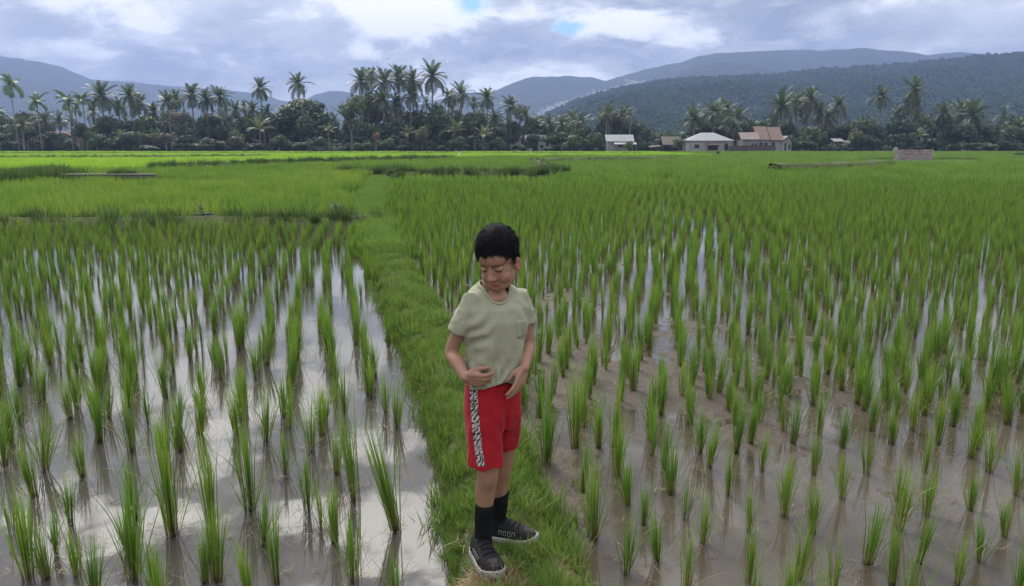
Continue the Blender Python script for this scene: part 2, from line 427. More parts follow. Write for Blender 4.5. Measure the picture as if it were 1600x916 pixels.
# the grass bund: a raised ribbon of earth
t = material('bund_earth', 0.95, 0.2); co = t.n('ShaderNodeTexCoord').outputs['Object']
n = t.noise(co, 14, 6, .65)
setc(t, t.mix(t.smooth(n, .35, .65), (0.058, 0.052, 0.03), (0.075, 0.105, 0.032))); bump(t, n, .8, .03)
M_BUND = t.m
def bund_z(x, y):
    r = abs(x - bund_c(y)) / bund_w(y)
    z = 0.155 * (1 - np.clip((r - 0.45) / 0.62, 0, 1) ** 1.5) - 0.03 * max(0, r - 1) - (0.02 if r > 1.05 else 0)
    return z + 0.022 * fbm(x, y, 1.0, 4, 3.2) * (1 if r < 1.05 else .3)
V, F = [], []; ys = np.concatenate([np.arange(-1.5, 9, 0.07), np.arange(9, 36, 0.4)]); RN = np.linspace(-1.25, 1.25, 27)
for y in ys:
    for r in RN:
        x = bund_c(y) + r * bund_w(y) * (1 + 0.10 * fbm(0.3 * np.sign(r), y, 4, 3, 1.7)); V.append((x, y, bund_z(x, y)))
nx = len(RN); F = [(j * nx + i, j * nx + i + 1, (j + 1) * nx + i + 1, (j + 1) * nx + i) for j in range(len(ys) - 1) for i in range(nx - 1)]
tag(mk('grass_bund_path', V, F, M_BUND, smooth=True), kind='structure')
FOOT = [tuple(G(u, v, .16)[:2]) for u, v in ((752, 850), (760, 880), (790, 838), (815, 835), (770, 905))]
def edge_wob(y, s): return 1 + 0.24 * fbm(0.5 * s, y, 7, 4, 1.3)
pos, rot, scl = [], [], []
for (y0, y1, dens) in ((1.9, 4.2, 1500), (4.2, 7.5, 950), (7.5, 12, 420)):
    for k in range(int(dens * (y1 - y0) * 0.85)):
        y = rng.uniform(y0, y1); r = rng.uniform(-1.2, 1.2); x = bund_c(y) + r * bund_w(y) * edge_wob(y, np.sign(r))
        bare = fbm(x, y, 20, 3, 3.5) > 0.13 and abs(r) < .9
        straw_spot = (x + .10) ** 2 / .11 ** 2 + (y - 2.50) ** 2 / .08 ** 2 < 1 or (x - .2) ** 2 / .08 ** 2 + (y - 2.6) ** 2 / .07 ** 2 < 1
        if bare and rng.random() < .75 or straw_spot and rng.random() < .85: continue
        s = rng.uniform(.40, .88) * (1 + .10 * max(0, y - 6)) * (1.0 + 0.45 * fbm(x, y, 30, 2, 1.1))
        if min((x - a) ** 2 + (y - b) ** 2 for a, b in FOOT) < 0.10 ** 2: s *= .38
        pos.append((x, y, bund_z(x, y) - .004)); rot.append((rng.normal(0, .16), rng.normal(0, .16), rng.uniform(0, 6.28))); scl.append(s)
for k in range(330):
    y = rng.uniform(2.3, 9); r = rng.choice([-1, 1]) * rng.uniform(.7, 1.28) if rng.random() < .7 else rng.uniform(-.9, .9); x = bund_c(y) + r * bund_w(y)
    if min((x - a) ** 2 + (y - b) ** 2 for a, b in FOOT) < .2 ** 2: continue
    pos.append((x, y, bund_z(x, y) - .004)); rot.append((rng.normal(0, .2), rng.normal(0, .2), rng.uniform(0, 6.28))); scl.append(rng.uniform(1.1, 1.8))
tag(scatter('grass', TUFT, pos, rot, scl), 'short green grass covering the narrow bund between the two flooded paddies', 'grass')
pos, rot, scl = [], [], []
for k in range(2600):
    y = 11.5 + 25 * rng.random() ** 1.3; r = rng.uniform(-1.35, 1.3); x = bund_c(y) + r * bund_w(y)
    pos.append((x, y, max(bund_z(x, y), 0) - .01)); rot.append((0, 0, rng.uniform(0, 6.28))); scl.append(rng.uniform(.8, 1.6))
scl = [q_ * .8 for q_ in scl]
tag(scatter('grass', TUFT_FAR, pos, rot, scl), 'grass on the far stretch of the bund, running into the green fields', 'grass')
pos, rot, scl = [], [], []
for k in range(260):
    c = rng.random()
    if c < .62: x, y = rng.normal(-.10, .07), rng.normal(2.49, .05)
    elif c < .8: x, y = rng.normal(.2, .05), rng.normal(2.6, .05)
    else:
        y = rng.uniform(2.2, 6); x = bund_c(y) + rng.uniform(-.9, 1) * bund_w(y)
    pos.append((x, y, max(bund_z(x, y), 0) + .004)); rot.append((rng.normal(0, .3), rng.normal(0, .3), rng.uniform(0, 6.28))); scl.append((rng.uniform(.5, .9), rng.uniform(.5, .9), rng.uniform(.08, .25)))
tag(scatter('cut_straw', STRAW, pos, rot, scl), 'brown cut straw matted on the grass bund by the child\'s shoes', 'straw')

# ------------------------------------------------------------------ rice in the near paddies
NEAR_L = [(208,908,715),(45,902,700),(120,899,809),(111,818,727),(130,745,691),(69,736,620),(271,836,664),(157,691,590),(205,706,610),(280,664,590),
 (333,836,660),(320,911,818),(72,905,830),(241,922,840),(6,727,620),(18,694,610),(312,679,600),(392,797,665),(432,911,780),(447,741,672),(481,797,700),
 (527,742,660),(523,848,755),(553,908,785),(554,782,620),(619,830,630),(417,691,590),(487,706,600),(339,908,790),(369,679,590),(20,830,745),(150,935,850),(390,945,880),(620,960,900),(-40,850,740),(-30,760,660)]
NEAR_R = [(853,730,550),(899,700,560),(926,842,700),(959,700,600),(966,745,640),(980,788,690),(1037,733,650),(1049,772,680),(1006,821,735),(1070,812,745),
 (1108,730,640),(1099,851,770),(1138,775,705),(1171,833,750),(1190,736,665),(1027,878,800),(977,896,790),(1072,926,870),(1170,911,830),(1015,667,590),(1078,663,590),
 (1148,664,600),(1173,694,620),(1226,777,695),(1271,742,670),(1316,780,700),(1316,700,630),(1268,833,745),(1248,905,800),(1355,881,750),(1354,742,660),(1403,785,705),
 (1394,694,610),(1445,739,660),(1447,805,720),(1435,881,790),(1495,913,840),(1516,797,720),(1516,715,640),(1531,878,800),(1569,839,770),(1588,775,690),(1302,918,860),(1393,914,830),
 (1525,700,610),(1426,673,600),(1465,694,610),(1490,667,590),(1362,673,600),(1239,694,620),(1224,676,600),(1610,880,790),(1640,800,700),(1590,940,850),(1230,960,880),(935,700,610),(910,770,680)]
def from_px(L):
    out = []
    for (u, v, vt) in L:
        b = G(u, v); top = P(u, vt, b[1]); out.append((b[0], b[1], max(.30, min(.58, top[2] * 1.08))))
    return out
def grid(side, y0, y1, sx, sy, yaw, near, vmin):
    """hand-set rows, wandering a little; near plants already listed are kept clear"""
    out = []; c, s = math.cos(yaw), math.sin(yaw); A = np.array([(a, b) for a, b, _ in near])
    n = int((1.9 * y1 + 14) / sx)
    for i in range(-n, n):
        for j in range(int((y1 + 40) / sy)):
            p, q = i * sx, j * sy - 12 + (0.5 * sy if i % 2 else 0)
            p += 0.10 * math.sin(q * .45 + i * .10) + 0.03 * math.sin(q * 1.7 + i)
            x, y = c * p + s * q, -s * p + c * q
            x += rng.normal(0, .034); y += rng.normal(0, .045)
            if not y0 < y < y1 or abs(x) > .74 * y + 1.6: continue
            r = side * (x - bund_c(y)) - bund_w(y)
            if r < (0.10 if y < 9 else 0.0): continue
            z = y * CP - (0 - HC) * SP; vv = 458 + FPX * ((HC * CP + 0) - y * SP) / z
            if vv > vmin and y > 2.2 and abs(x) < .70 * y + .4 and rng.random() > .26: continue
            if rng.random() < (.07 if y > 9 else .10): continue
            if len(A) and np.min((A[:, 0] - x) ** 2 + (A[:, 1] - y) ** 2) < .17 ** 2: continue
            out.append((x, y, rng.uniform(.29, .42)))
    return out
nl, nr = from_px(NEAR_L), from_px(NEAR_R)
left = nl + grid(-1, 2.2, YL - .5, 0.285, 0.185, R(-12), nl, 668)
right_ = nr + [p for p in grid(1, 2.2, 31, 0.228, 0.165, R(13), nr, 660)
               if not (rng.random() < .14 * math.exp(-((p[1] - 5.8) / 1.5) ** 2 - ((p[0] - 1.1) / 1.2) ** 2))]
def size_in_view(p):
    inside = abs(p[0]) < .72 * p[1] + .15
    return p[2] / p[1] if inside else 0
allp = sorted([(size_in_view(p), 0, p) for p in left] + [(size_in_view(p), 1, p) for p in right_], key=lambda a: -a[0])
SPECIAL = {(619, 830): 'tall broad rice plant in the left paddy standing nearest the bund', (208, 908): 'tall dense rice plant at the bottom edge of the left paddy',
 (45, 902): 'tall rice plant in the bottom left corner of the picture', (853, 730): 'very tall rice plant growing from the grass edge just right of the child', (899, 700): 'tall rice plant second from the bund, right of the child',
 (926, 842): 'rice plant at the grass edge below right of the child, before the right paddy', (271, 836): 'slim rice plant in open water of the left paddy with long leaning blades', (553, 908): 'rice plant at the bottom edge of the left paddy, rightmost before the bund',
 (432, 911): 'rice plant at the bottom edge in the middle of the left paddy', (1099, 851): 'rice plant in open brown water near the bottom, first clear one right of the bund', (1569, 839): 'thin rice plant near the bottom right corner', (1355, 881): 'tall double rice plant near the bottom of the right paddy'}
SPEC = [(G(u, v)[:2], lab) for (u, v), lab in SPECIAL.items()]
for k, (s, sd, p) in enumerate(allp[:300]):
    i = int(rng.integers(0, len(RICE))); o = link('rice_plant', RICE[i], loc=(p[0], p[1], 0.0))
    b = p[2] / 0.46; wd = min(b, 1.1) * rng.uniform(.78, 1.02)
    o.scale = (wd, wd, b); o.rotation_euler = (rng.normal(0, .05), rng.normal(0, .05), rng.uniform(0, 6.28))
    if sd == 0:
        tag(o, 'green rice plant standing in the open grey water of the near left paddy', 'rice plant', 'rice plants in the near left paddy')
    else:
        tag(o, 'green rice plant standing in the shallow brown water of the near right paddy', 'rice plant', 'rice plants in the near right paddy')
    for q_, lab in SPEC:
        if abs(q_[0] - p[0]) + abs(q_[1] - p[1]) < 1e-6: o['label'] = lab
for sd, lab in ((0, 'rows of green rice filling the back of the near left paddy'), (1, 'rows of green rice filling the wide right paddy')):
    q = [p for s, d, p in allp[300:] if d == sd]
    n = len(q); pos = [(p[0], p[1], 0) for p in q]
    sc = np.array([p[2] / .46 for p in q]); sc = np.stack([sc * rng.uniform(.54, .78, n), sc * rng.uniform(.54, .78, n), sc], 1)
    far_ = np.array([p[1] > 9 for p in q]); pr = [proto('rice_pattern', m) for m in RICE] + RICE_LO
    idx = np.where(far_, rng.integers(len(RICE), len(pr), n), rng.integers(0, len(RICE), n))
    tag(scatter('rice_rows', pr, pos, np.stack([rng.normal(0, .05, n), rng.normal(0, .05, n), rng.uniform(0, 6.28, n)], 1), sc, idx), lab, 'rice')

# ------------------------------------------------------------------ fields farther back
def inframe(x, y, m=3): return abs(x) < .72 * y + m
def lineB(x): return 47 + (x + 22.6) * (33 / 15.7)          # oblique bund between the two middle fields
def crop(name, protos, test, y0, y1, step, label, z=0.0, hs=(.85, 1.15)):
    pos = []
    for y in np.arange(y0, y1, step):
        for x in np.arange(-(.72 * y + 3), .72 * y + 3, step):
            X, Y = x + rng.normal(0, step * .15), y + rng.normal(0, step * .15)
            if test(X, Y): pos.append((X, Y, z))
    n = len(pos); sc = rng.uniform(*hs, n) * (1 + .0 * n)
    nz = np.array([(1 + .16 * fbm(p[0], p[1], 2, 3, .12)) * (.30 if 60 < p[1] < 79 and .46 < p[0] / p[1] < .62 else 1) for p in pos])
    return tag(scatter(name, protos, pos, np.stack([np.zeros(n), np.zeros(n), rng.integers(0, 4, n) * 1.5708], 1),
               np.stack([np.full(n, step), np.full(n, step), sc * nz], 1)), label, 'rice')
crop('rice_field', PATCH_Y, lambda x, y: x < bund_c(y) - bund_w(y) - .2 and y < (31 if x < -11 else 40), YL + .7, 42, 0.95, 'yellow green rice standing thick in the second left paddy')
crop('rice_field', PATCH_M, lambda x, y: x < -11, 34.2, 43, 1.0, 'mid green rice in the strip behind the canal wall')
crop('rice_field', PATCH_M, lambda x, y: x > -5 + .0 * y and (y < 34.6 if x < 2.2 else True), 30, 54, 1.0, 'mid green rice of the right hand fields beyond the flooded rows')
crop('rice_field', PATCH_M, lambda x, y: (x < -5 and y < lineB(x) and y > 43) or (-5 <= x < 4 and y > 38.5 and y < lineB(x)), 38, 90, 1.05, 'mid green rice field behind the dark grassy bank')
crop('rice_field', PATCH_B, lambda x, y: x < 26 and y > lineB(min(x, 0)) + 1.0 and y > 50, 48, 118, 1.2, 'bright yellow green strip of sunlit rice across the middle distance')
crop('rice_field', PATCH_M, lambda x, y: x > 4 and not (x < 26 and y > lineB(min(x, 0)) + 1), 54, 138, 1.3, 'wide mid green rice field reaching to the houses')
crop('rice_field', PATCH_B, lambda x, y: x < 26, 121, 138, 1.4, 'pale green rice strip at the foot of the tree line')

def bank(name, pts, w, h, label, weeds=True, dens=7, protos=None, sc=(.7, 1.2), zt=0.0):
    """a low earth bank along pts with plants over it"""
    pts = [np.array(p, float) for p in pts]; V, F = [], []
    L = [np.linalg.norm(b - a) for a, b in zip(pts, pts[1:])]; n = max(6, int(sum(L) / 1.2)); line = []
    cum = np.concatenate([[0], np.cumsum(L)])
    for k in range(n + 1):
        s = cum[-1] * k / n; line.append(np.array([np.interp(s, cum, [p[i] for p in pts]) for i in (0, 1)]))
    for k, c in enumerate(line):
        tn = line[min(k + 1, n)] - line[max(k - 1, 0)]; tn /= np.linalg.norm(tn); nn = np.array([-tn[1], tn[0]])
        for r, z in ((-1, -.1), (-.75, .45), (-.4, .95), (.4, 1), (.75, .45), (1, -.1)):
            q = c + nn * r * w * (1 + .1 * rng.normal()); V.append((q[0], q[1], zt + h * z + .03 * rng.normal()))
    for k in range(n):
        for i in range(5): F.append((6 * k + i, 6 * k + i + 1, 6 * k + 7 + i, 6 * k + 6 + i))
    o = tag(mk(name, V, F, M_BUND, smooth=True), kind='structure')
    pos, rot, scl = [], [], []
    for k in range(int(sum(L) * dens)):
        s = rng.uniform(0, cum[-1]); c = np.array([np.interp(s, cum, [p[i] for p in pts]) for i in (0, 1)]); r = rng.uniform(-1, 1)
        pos.append((c[0] + rng.normal(0, .4 * w), c[1] + rng.normal(0, .4 * w), zt + h * (.85 - .5 * abs(r)))); rot.append((0, 0, rng.uniform(0, 6.28))); scl.append(rng.uniform(*sc))
    tag(scatter('bank_grass', protos or WEED, pos, rot, scl), label, 'grass')
    return o
def gp(*uv): return [G(u, v)[:2] for u, v in uv]
bank('bund', [(-16, 15.0), (-9, 15.3), (-5, 15.4), (bund_c(15.4) + .1, 15.4)], .55, .26, 'dark grass on the cross bund that closes the near left paddy', dens=26, sc=(.45, .95), protos=WEED + TUFT_FAR)
bank('bund', gp((612, 281), (700, 281), (800, 281), (850, 279), (872, 276)), .75, .42, 'dark green grassy bank curving across the middle of the fields', dens=24)
bank('bund', gp((872, 277), (862, 269), (846, 264), (836, 258), (1051, 253)), .5, .50, 'grass on the low bund winding back from the dark bank', dens=8, sc=(.4, .7), protos=TUFT_FAR + WEED)
bank('bund', gp((530, 275), (600, 275), (628, 273)), .5, .25, 'dark weeds where the bund path meets the middle fields', dens=18, sc=(.8, 1.3))
bank('bund', gp((241, 270), (400, 262), (560, 256), (700, 251.5)), .5, .42, 'dark grass line between the mid green and the bright green field', dens=12, sc=(.8, 1.2))
bank('bund', gp((-80, 250.5), (120, 250), (260, 249.5), (420, 247)), .6, .42, 'dark grass bank behind the bright rice on the left', dens=10, sc=(.5, .8))
bank('bund', gp((-60, 243), (400, 242), (700, 241.5), (1000, 243)), .6, .40, 'thin dark grass line near the foot of the tree line', dens=7, sc=(.4, .7))
bank('bund', gp((1210, 272), (1290, 270), (1350, 267), (1384, 262)), 1.0, .58, 'light grassy bund curving in the right hand field', dens=60, sc=(.8, 1.3), protos=TUFT_FAR)
bank('bund', gp((1000, 262), (1200, 259), (1420, 257)), .3, .15, 'faint bund line across the right hand field', dens=5, sc=(.8, 1.2), protos=TUFT_FAR)
bank('bund', gp((-60, 300), (0, 295), (60, 290), (92, 281)), 1.0, .45, 'dense dark weeds on the canal bank at the left edge', dens=45, sc=(.7, 1.25))
bank('bund', gp((40, 301), (120, 302), (215, 300)), .5, .10, 'tall yellow green rice edge standing in front of the canal', dens=20, sc=(.8, 1.2), protos=TUFT_FAR)

# brown leaf bits and stalks lying on the near water
LIT = [proto('litter_pattern', tuft_mesh('litter_pattern', n_, l_, .05, M_STRAW, 1.5, wid=.0028, seg=4, dead=.4, curl=.3)) for n_, l_ in ((5, .12), (7, .08), (4, .16), (9, .06))]
pos, rot, scl = [], [], []
for k in range(900):
    s_, sd_, p_ = allp[int(rng.integers(0, 330))]; y = p_[1] + rng.normal(0, .09); x = p_[0] + rng.normal(0, .09)
    if abs(x - bund_c(y)) < bund_w(y) * .95: continue
    pos.append((x, y, .012)); rot.append((rng.normal(0, .05), rng.normal(0, .05), rng.uniform(0, 6.28))); scl.append((rng.uniform(.5, 1.2), rng.uniform(.5, 1.2), rng.uniform(.05, .35)))
tag(scatter('leaf_litter', LIT, pos, rot, scl), 'brown dead rice leaves floating round the plants in the near water', 'dead leaves')

# ------------------------------------------------------------------ mountains
def ridge_mesh(name, prof, D0, D1, D2, rough, mat, du=6, rows=26, seed=0.0, wiggle=1.5):
    us = np.arange(prof[0][0], prof[-1][0], du); pv = np.interp(us, [p[0] for p in prof], [p[1] for p in prof])
    V, F = [], []
    S = np.concatenate([np.linspace(0, 1, rows), np.linspace(1.15, 2, 5)])
    for s in S:
        for u, v in zip(us, pv):
            D = D0 + (D1 - D0) * s if s <= 1 else D1 + (D2 - D1) * (s - 1)
            v2 = v + wiggle * mnoise.fractal(Vector((u * .05, seed, 0)), 1, 2, 4)
            top = P(u, v2, D1)[2]
            f = s ** 1.15 if s <= 1 else 1 - (s - 1) ** 1.3
            x = (u - 800) / (FPX * CP) * D * .98
            nz = mnoise.fractal(Vector((x / (D1 * .16), D / (D1 * .16), seed)), 1, 2.1, 6)
            rg = 1 - abs(mnoise.fractal(Vector((x / (D1 * .10) + .4 * nz, D / (D1 * .3), seed + 5)), 1, 2.1, 4))
            k = (math.sin(math.pi * min(s, 1)) if s <= 1 else 0)
            x0 = P(u, v2, D1)[0] / D1 * D
            V.append((x0, D, max(-3, top * f + k * top * rough * (nz * .8 + (rg - .7) * .9))))
    n = len(us)
    for j in range(len(S) - 1):
        for i in range(n - 1): F.append((j * n + i, j * n + i + 1, (j + 1) * n + i + 1, (j + 1) * n + i))
    return mk(name, V, F, mat, smooth=True)
def forest_mat(name, c1, c2, c3, sc):
    t = material(name, 0.95, 0.1); co = t.n('ShaderNodeTexCoord').outputs['Object']
    a = t.noise(co, sc, 6, .62); b = t.noise(co, sc * 8, 5, .7)
    c = t.mix(t.smooth(a, .35, .65), c1, c2); c = t.mix(t.math('MULTIPLY', t.smooth(b, .5, .75), .6), c, c3)
    setc(t, c); bump(t, b, 1.0, 6.0); return t.m
M_FAR = forest_mat('far_forest', (0.028, 0.040, 0.030), (0.038, 0.050, 0.035), (0.05, 0.062, 0.042), .004)
M_HILL = forest_mat('hill_forest', (0.03, 0.05, 0.022), (0.05, 0.075, 0.03), (0.09, 0.11, 0.05), .02)
PR_R = [(640,170),(700,152),(740,143),(765,147),(800,130),(830,120),(880,119),(925,121),(945,127),(975,118),(1010,108),(1060,98),(1090,88),(1120,83),(1165,81),(1235,78),(1300,79),(1350,75),(1375,78),(1410,80),(1450,86),(1500,82),(1535,84),(1570,86),(1640,90),(1750,104),(2000,125)]
PR_L = [(-500,95),(-300,72),(-150,80),(-60,84),(0,88),(30,92),(70,98),(100,106),(125,117),(140,124),(165,126),(200,128),(250,133),(300,137),(330,139),(370,142),(420,150),(440,158),(470,160),(490,149),(515,142),(540,143),(562,150),(620,160),(700,166),(780,180)]
PR_H = [(800,214),(830,196),(870,176),(900,162),(940,150),(1000,138),(1050,130),(1100,127),(1180,124),(1240,119),(1300,113),(1400,106),(1500,97),(1560,91),(1600,87),(1700,80),(1850,84),(2050,100)]
mtn_r = tag(ridge_mesh('mountain', PR_R, 950, 1900, 2600, .20, M_FAR, seed=1.3), kind='structure')
mtn_l = tag(ridge_mesh('mountain', PR_L, 1050, 2000, 2700, .20, M_FAR, seed=4.1), kind='structure')
hill = tag(ridge_mesh('hill', PR_H, 400, 1000, 1500, .14, M_HILL, du=5, rows=40, seed=8.7), kind='structure')

# ------------------------------------------------------------------ leaves, crowns, fronds
M_LEAF_D = foliage('leaf_dark', (0.040, 0.06, 0.029), (0.054, 0.082, 0.037), (0.08, 0.112, 0.05), trans=.2, var=.35)
M_LEAF_M = foliage('leaf_mid', (0.055, 0.082, 0.034), (0.07, 0.105, 0.042), (0.105, 0.145, 0.06), trans=.25, var=.35)
M_LEAF_L = foliage('leaf_light', (0.08, 0.105, 0.042), (0.105, 0.14, 0.052), (0.15, 0.185, 0.075), trans=.3, var=.3)
M_LEAF_B = foliage('leaf_brownish', (0.09, 0.085, 0.05), (0.12, 0.105, 0.065), (0.16, 0.13, 0.085), trans=.2, var=.3)
M_LEAF_R = foliage('leaf_rust', (0.20, 0.09, 0.05), (0.28, 0.13, 0.08), (0.34, 0.18, 0.11), trans=.2, var=.3)
M_PALM = foliage('palm_leaf', (0.055, 0.075, 0.032), (0.07, 0.097, 0.04), (0.10, 0.128, 0.058), trans=.22, var=.35, rough=.35)
M_PALM_G = foliage('areca_leaf', (0.06, 0.10, 0.035), (0.08, 0.13, 0.045), (0.11, 0.175, 0.065), trans=.25, var=.3, rough=.35)
M_PALM_L = foliage('young_palm_leaf', (0.12, 0.14, 0.06), (0.14, 0.17, 0.075), (0.19, 0.21, 0.10), trans=.25, var=.3, rough=.35)
M_PALM_B = foliage('dry_palm_leaf', (0.13, 0.085, 0.05), (0.16, 0.11, 0.07), (0.20, 0.14, 0.09), trans=.15, var=.3)
M_LEAF_H = foliage('leaf_hill', (0.045, 0.066, 0.033), (0.06, 0.088, 0.04), (0.085, 0.115, 0.05), trans=.1, var=.2, rough=.9, spec=.05)
M_BARK = plain('bark', (0.16, 0.14, 0.115), (0.25, 0.22, 0.19), 3, .9, .05)
M_BARK_D = plain('bark_dark', (0.05, 0.04, 0.03), (0.09, 0.075, 0.06), 3, .9, .05)

def crown_mesh(name, mat, seed, lobes=9, n=2200, leaf=.075, flat=.8, gap=.0):
    g = np.random.default_rng(seed); V = np.zeros((0, 3)); A = []
    C = []
    for i in range(lobes):
        a = g.uniform(0, 6.28); r = g.uniform(.12, .68); z = g.uniform(-.42, .60)
        C.append((np.array([r * math.cos(a) * (1 - .4 * abs(z)), r * math.sin(a) * (1 - .4 * abs(z)), z * flat]), g.uniform(.24, .44)))
    w = np.array([c[1] ** 2 for c in C]); w /= w.sum(); pick = g.choice(lobes, n, p=w); pts, nrm = [], []
    for k in pick:
        c, r = C[k]; d = g.normal(size=3); d /= np.linalg.norm(d); q = r * g.uniform(.62, 1.06) ** .6 * (1 + .12 * g.normal())
        pts.append(c + d * q * np.array([1, 1, .85])); nrm.append(d)
    pts, nrm = np.array(pts), np.array(nrm)
    nr = nrm + g.normal(0, .55, nrm.shape); nr /= np.linalg.norm(nr, axis=1)[:, None]
    h = np.cross(nr, g.normal(size=nr.shape)); h /= np.linalg.norm(h, axis=1)[:, None]; b = np.cross(nr, h)
    s = leaf * g.uniform(.55, 1.35, n)[:, None]
    V = np.stack([pts - h * s, pts - b * s * .55 + nr * s * .2, pts + h * s, pts + b * s * .55 + nr * s * .2], 1).reshape(-1, 3)
    F = np.arange(4 * n).reshape(n, 4)
    A = np.repeat(np.stack([np.clip((pts[:, 2] + .6) / 1.4, 0, 1) * .0 + g.uniform(0, 1, n), g.uniform(0, 1, n), np.zeros(n)], 1), 4, 0)
    return fastmesh(name, V, F, mat, attr=A)
def crowns(mat, k, **kw): return [crown_mesh('crown', mat, 100 * k + i, **kw) for i in range(3)]
CR_D = crowns(M_LEAF_D, 1, lobes=12, n=2600); CR_M = crowns(M_LEAF_M, 2, lobes=11, n=2300); CR_L = crowns(M_LEAF_L, 3, lobes=12, n=1500, leaf=.07)
CR_B = crowns(M_LEAF_B, 4, lobes=9, n=1300, leaf=.07); CR_R = crowns(M_LEAF_R, 5, lobes=5, n=500, leaf=.10)
def tree_trunk(h, r, seed, mat, limbs=4):
    g = np.random.default_rng(seed); parts = []
    p0 = [(0, 0, -.2), (g.normal(0, .03), g.normal(0, .03), .3 * h), (g.normal(0, .05), g.normal(0, .05), .62 * h), (g.normal(0, .08), g.normal(0, .08), 1.0 * h)]
    parts.append(tube(p0, [r * 1.3, r, r * .75, r * .3], 7))
    for i in range(limbs):
        a = g.uniform(0, 6.28); z = g.uniform(.45, .8) * h; q = g.uniform(.25, .5) * h
        parts.append(tube([(0, 0, z), (math.cos(a) * q * .5, math.sin(a) * q * .5, z + .2 * h), (math.cos(a) * q, math.sin(a) * q, z + .32 * h)], [r * .5, r * .35, r * .12], 5))
    V, F = join(parts); me = bpy.data.meshes.new('trunk'); me.from_pydata([tuple(v) for v in V], [], F); me.materials.append(mat); me.shade_smooth(); return me
TRUNKS = [tree_trunk(1.0, .045, 40 + i, M_BARK_D if i % 2 else M_BARK) for i in range(4)]
def tree(u, vt, hw, Y, crownset, label, group=None, vb=None, k=None, name='tree', cat='tree', asp=None, trunk=None):
    """a tree whose crown tops out at photo row vt, hw pixels half as wide; vb: row where the leaves end"""
    px = FPX / Y; top = P(u, vt, Y)[2]; vb = vb or 231; bot = max(.2, P(u, vb, Y)[2]); w = hw / px
    o = empty(name, (P(u, vt, Y)[0], Y, .03), rng.uniform(0, 6.28)); k = int(rng.integers(0, 3)) if k is None else k
    cz = (top + bot) / 2; hz = (top - bot) / 2
    c = link('crown', crownset[k], o, (0, 0, cz)); c.scale = (w / .92, w / .92, hz / .84)
    tk = link('trunk', TRUNKS[int(rng.integers(0, 4)) if trunk is None else trunk], o); h = max(cz + hz * .35, .5); tk.scale = (h, h, h)
    tag(o, label, cat, group); return o

def frond_mesh(name, L, e0, bend, mat, pairs=22, ll=.85, lw=.155, droop=.55, seed=0, vee=.3):
    g = np.random.default_rng(seed); S = np.linspace(0, 1, 9); pts = []; p = np.zeros(3); 
    for i, s in enumerate(S):
        pts.append(p.copy()); e = e0 - bend * s ** 1.25; p = p + L / 8 * np.array([math.cos(e), 0, math.sin(e)])
    pts = np.array(pts); V, F = [], []
    rv, rf = tube([tuple(q) for q in pts], list(np.linspace(.055, .012, 9)), 4, cap=False); V += [tuple(v) for v in rv]; F += rf; A = [(.2, .5, 0)] * len(V)
    for i in range(pairs):
        s = .10 + .9 * (i + .5) / pairs; c = np.array([np.interp(s, S, pts[:, j]) for j in range(3)])
        tn = np.array([np.interp(min(s + .05, 1), S, pts[:, j]) - np.interp(s - .05, S, pts[:, j]) for j in range(3)]); tn /= np.linalg.norm(tn)
        l = ll * (math.sin(math.pi * (.16 + .76 * s)) ** .6) * g.uniform(.85, 1.1); rr = g.random()
        for sd in (-1, 1):
            d = np.array([0, sd, 0]) * .85 + tn * .55 + np.array([0, 0, vee]); d /= np.linalg.norm(d)
            m = c + d * l * .5; e = m + (d + np.array([0, 0, -1]) * droop * g.uniform(.8, 1.5)) * l * .5
            w = tn * lw * .5; n0 = len(V); V += [tuple(c - w * .6), tuple(c + w * .6), tuple(m + w), tuple(e), tuple(m - w)]
            F += [(n0, n0 + 1, n0 + 2, n0 + 4), (n0 + 4, n0 + 2, n0 + 3)]; A += [(.3, rr, 0), (.3, rr, 0), (.6, rr, 0), (1, rr, 0), (.6, rr, 0)]
    me = bpy.data.meshes.new(name); me.from_pydata(V, [], F); a = me.attributes.new('bl', 'FLOAT_VECTOR', 'POINT'); a.data.foreach_set('vector', np.array(A, np.float32).ravel())
    me.materials.append(mat); return me
FR = {}
for key, mat in (('coconut', M_PALM), ('young', M_PALM_L)):
    FR[key] = [frond_mesh('frond', 1.0 * 4.2, 0, .55, mat, seed=1), frond_mesh('frond', 4.3, 0, 1.0, mat, seed=2), frond_mesh('frond', 4.2, 0, 1.45, mat, droop=.8, seed=3)]
FR['areca'] = [frond_mesh('frond', 2.7, 0, b, M_PALM_G, pairs=16, ll=.72, lw=.17, droop=.8, seed=7 + i) for i, b in enumerate((.9, 1.4, 1.9))]
FR['dry'] = [frond_mesh('frond', 3.6, 0, .7, M_PALM_B, pairs=15, ll=.6, droop=1.2, seed=11)]
def trunk_palm(h, r, bend, seed):
    g = np.random.default_rng(seed); a = g.uniform(0, 6.28)
    pts = [(bend * math.cos(a) * math.sin(s * 1.57) * h, bend * math.sin(a) * math.sin(s * 1.57) * h, s * h) for s in np.linspace(0, 1, 7)]
    pts[0] = (pts[0][0], pts[0][1], -.3)
    V, F = tube(pts, [r * 1.5, r * 1.15, r, r * .92, r * .86, r * .82, r * .8], 7); me = bpy.data.meshes.new('trunk'); me.from_pydata([tuple(v) for v in V], [], F)
    me.materials.append(M_BARK); me.shade_smooth(); return me, pts[-1]
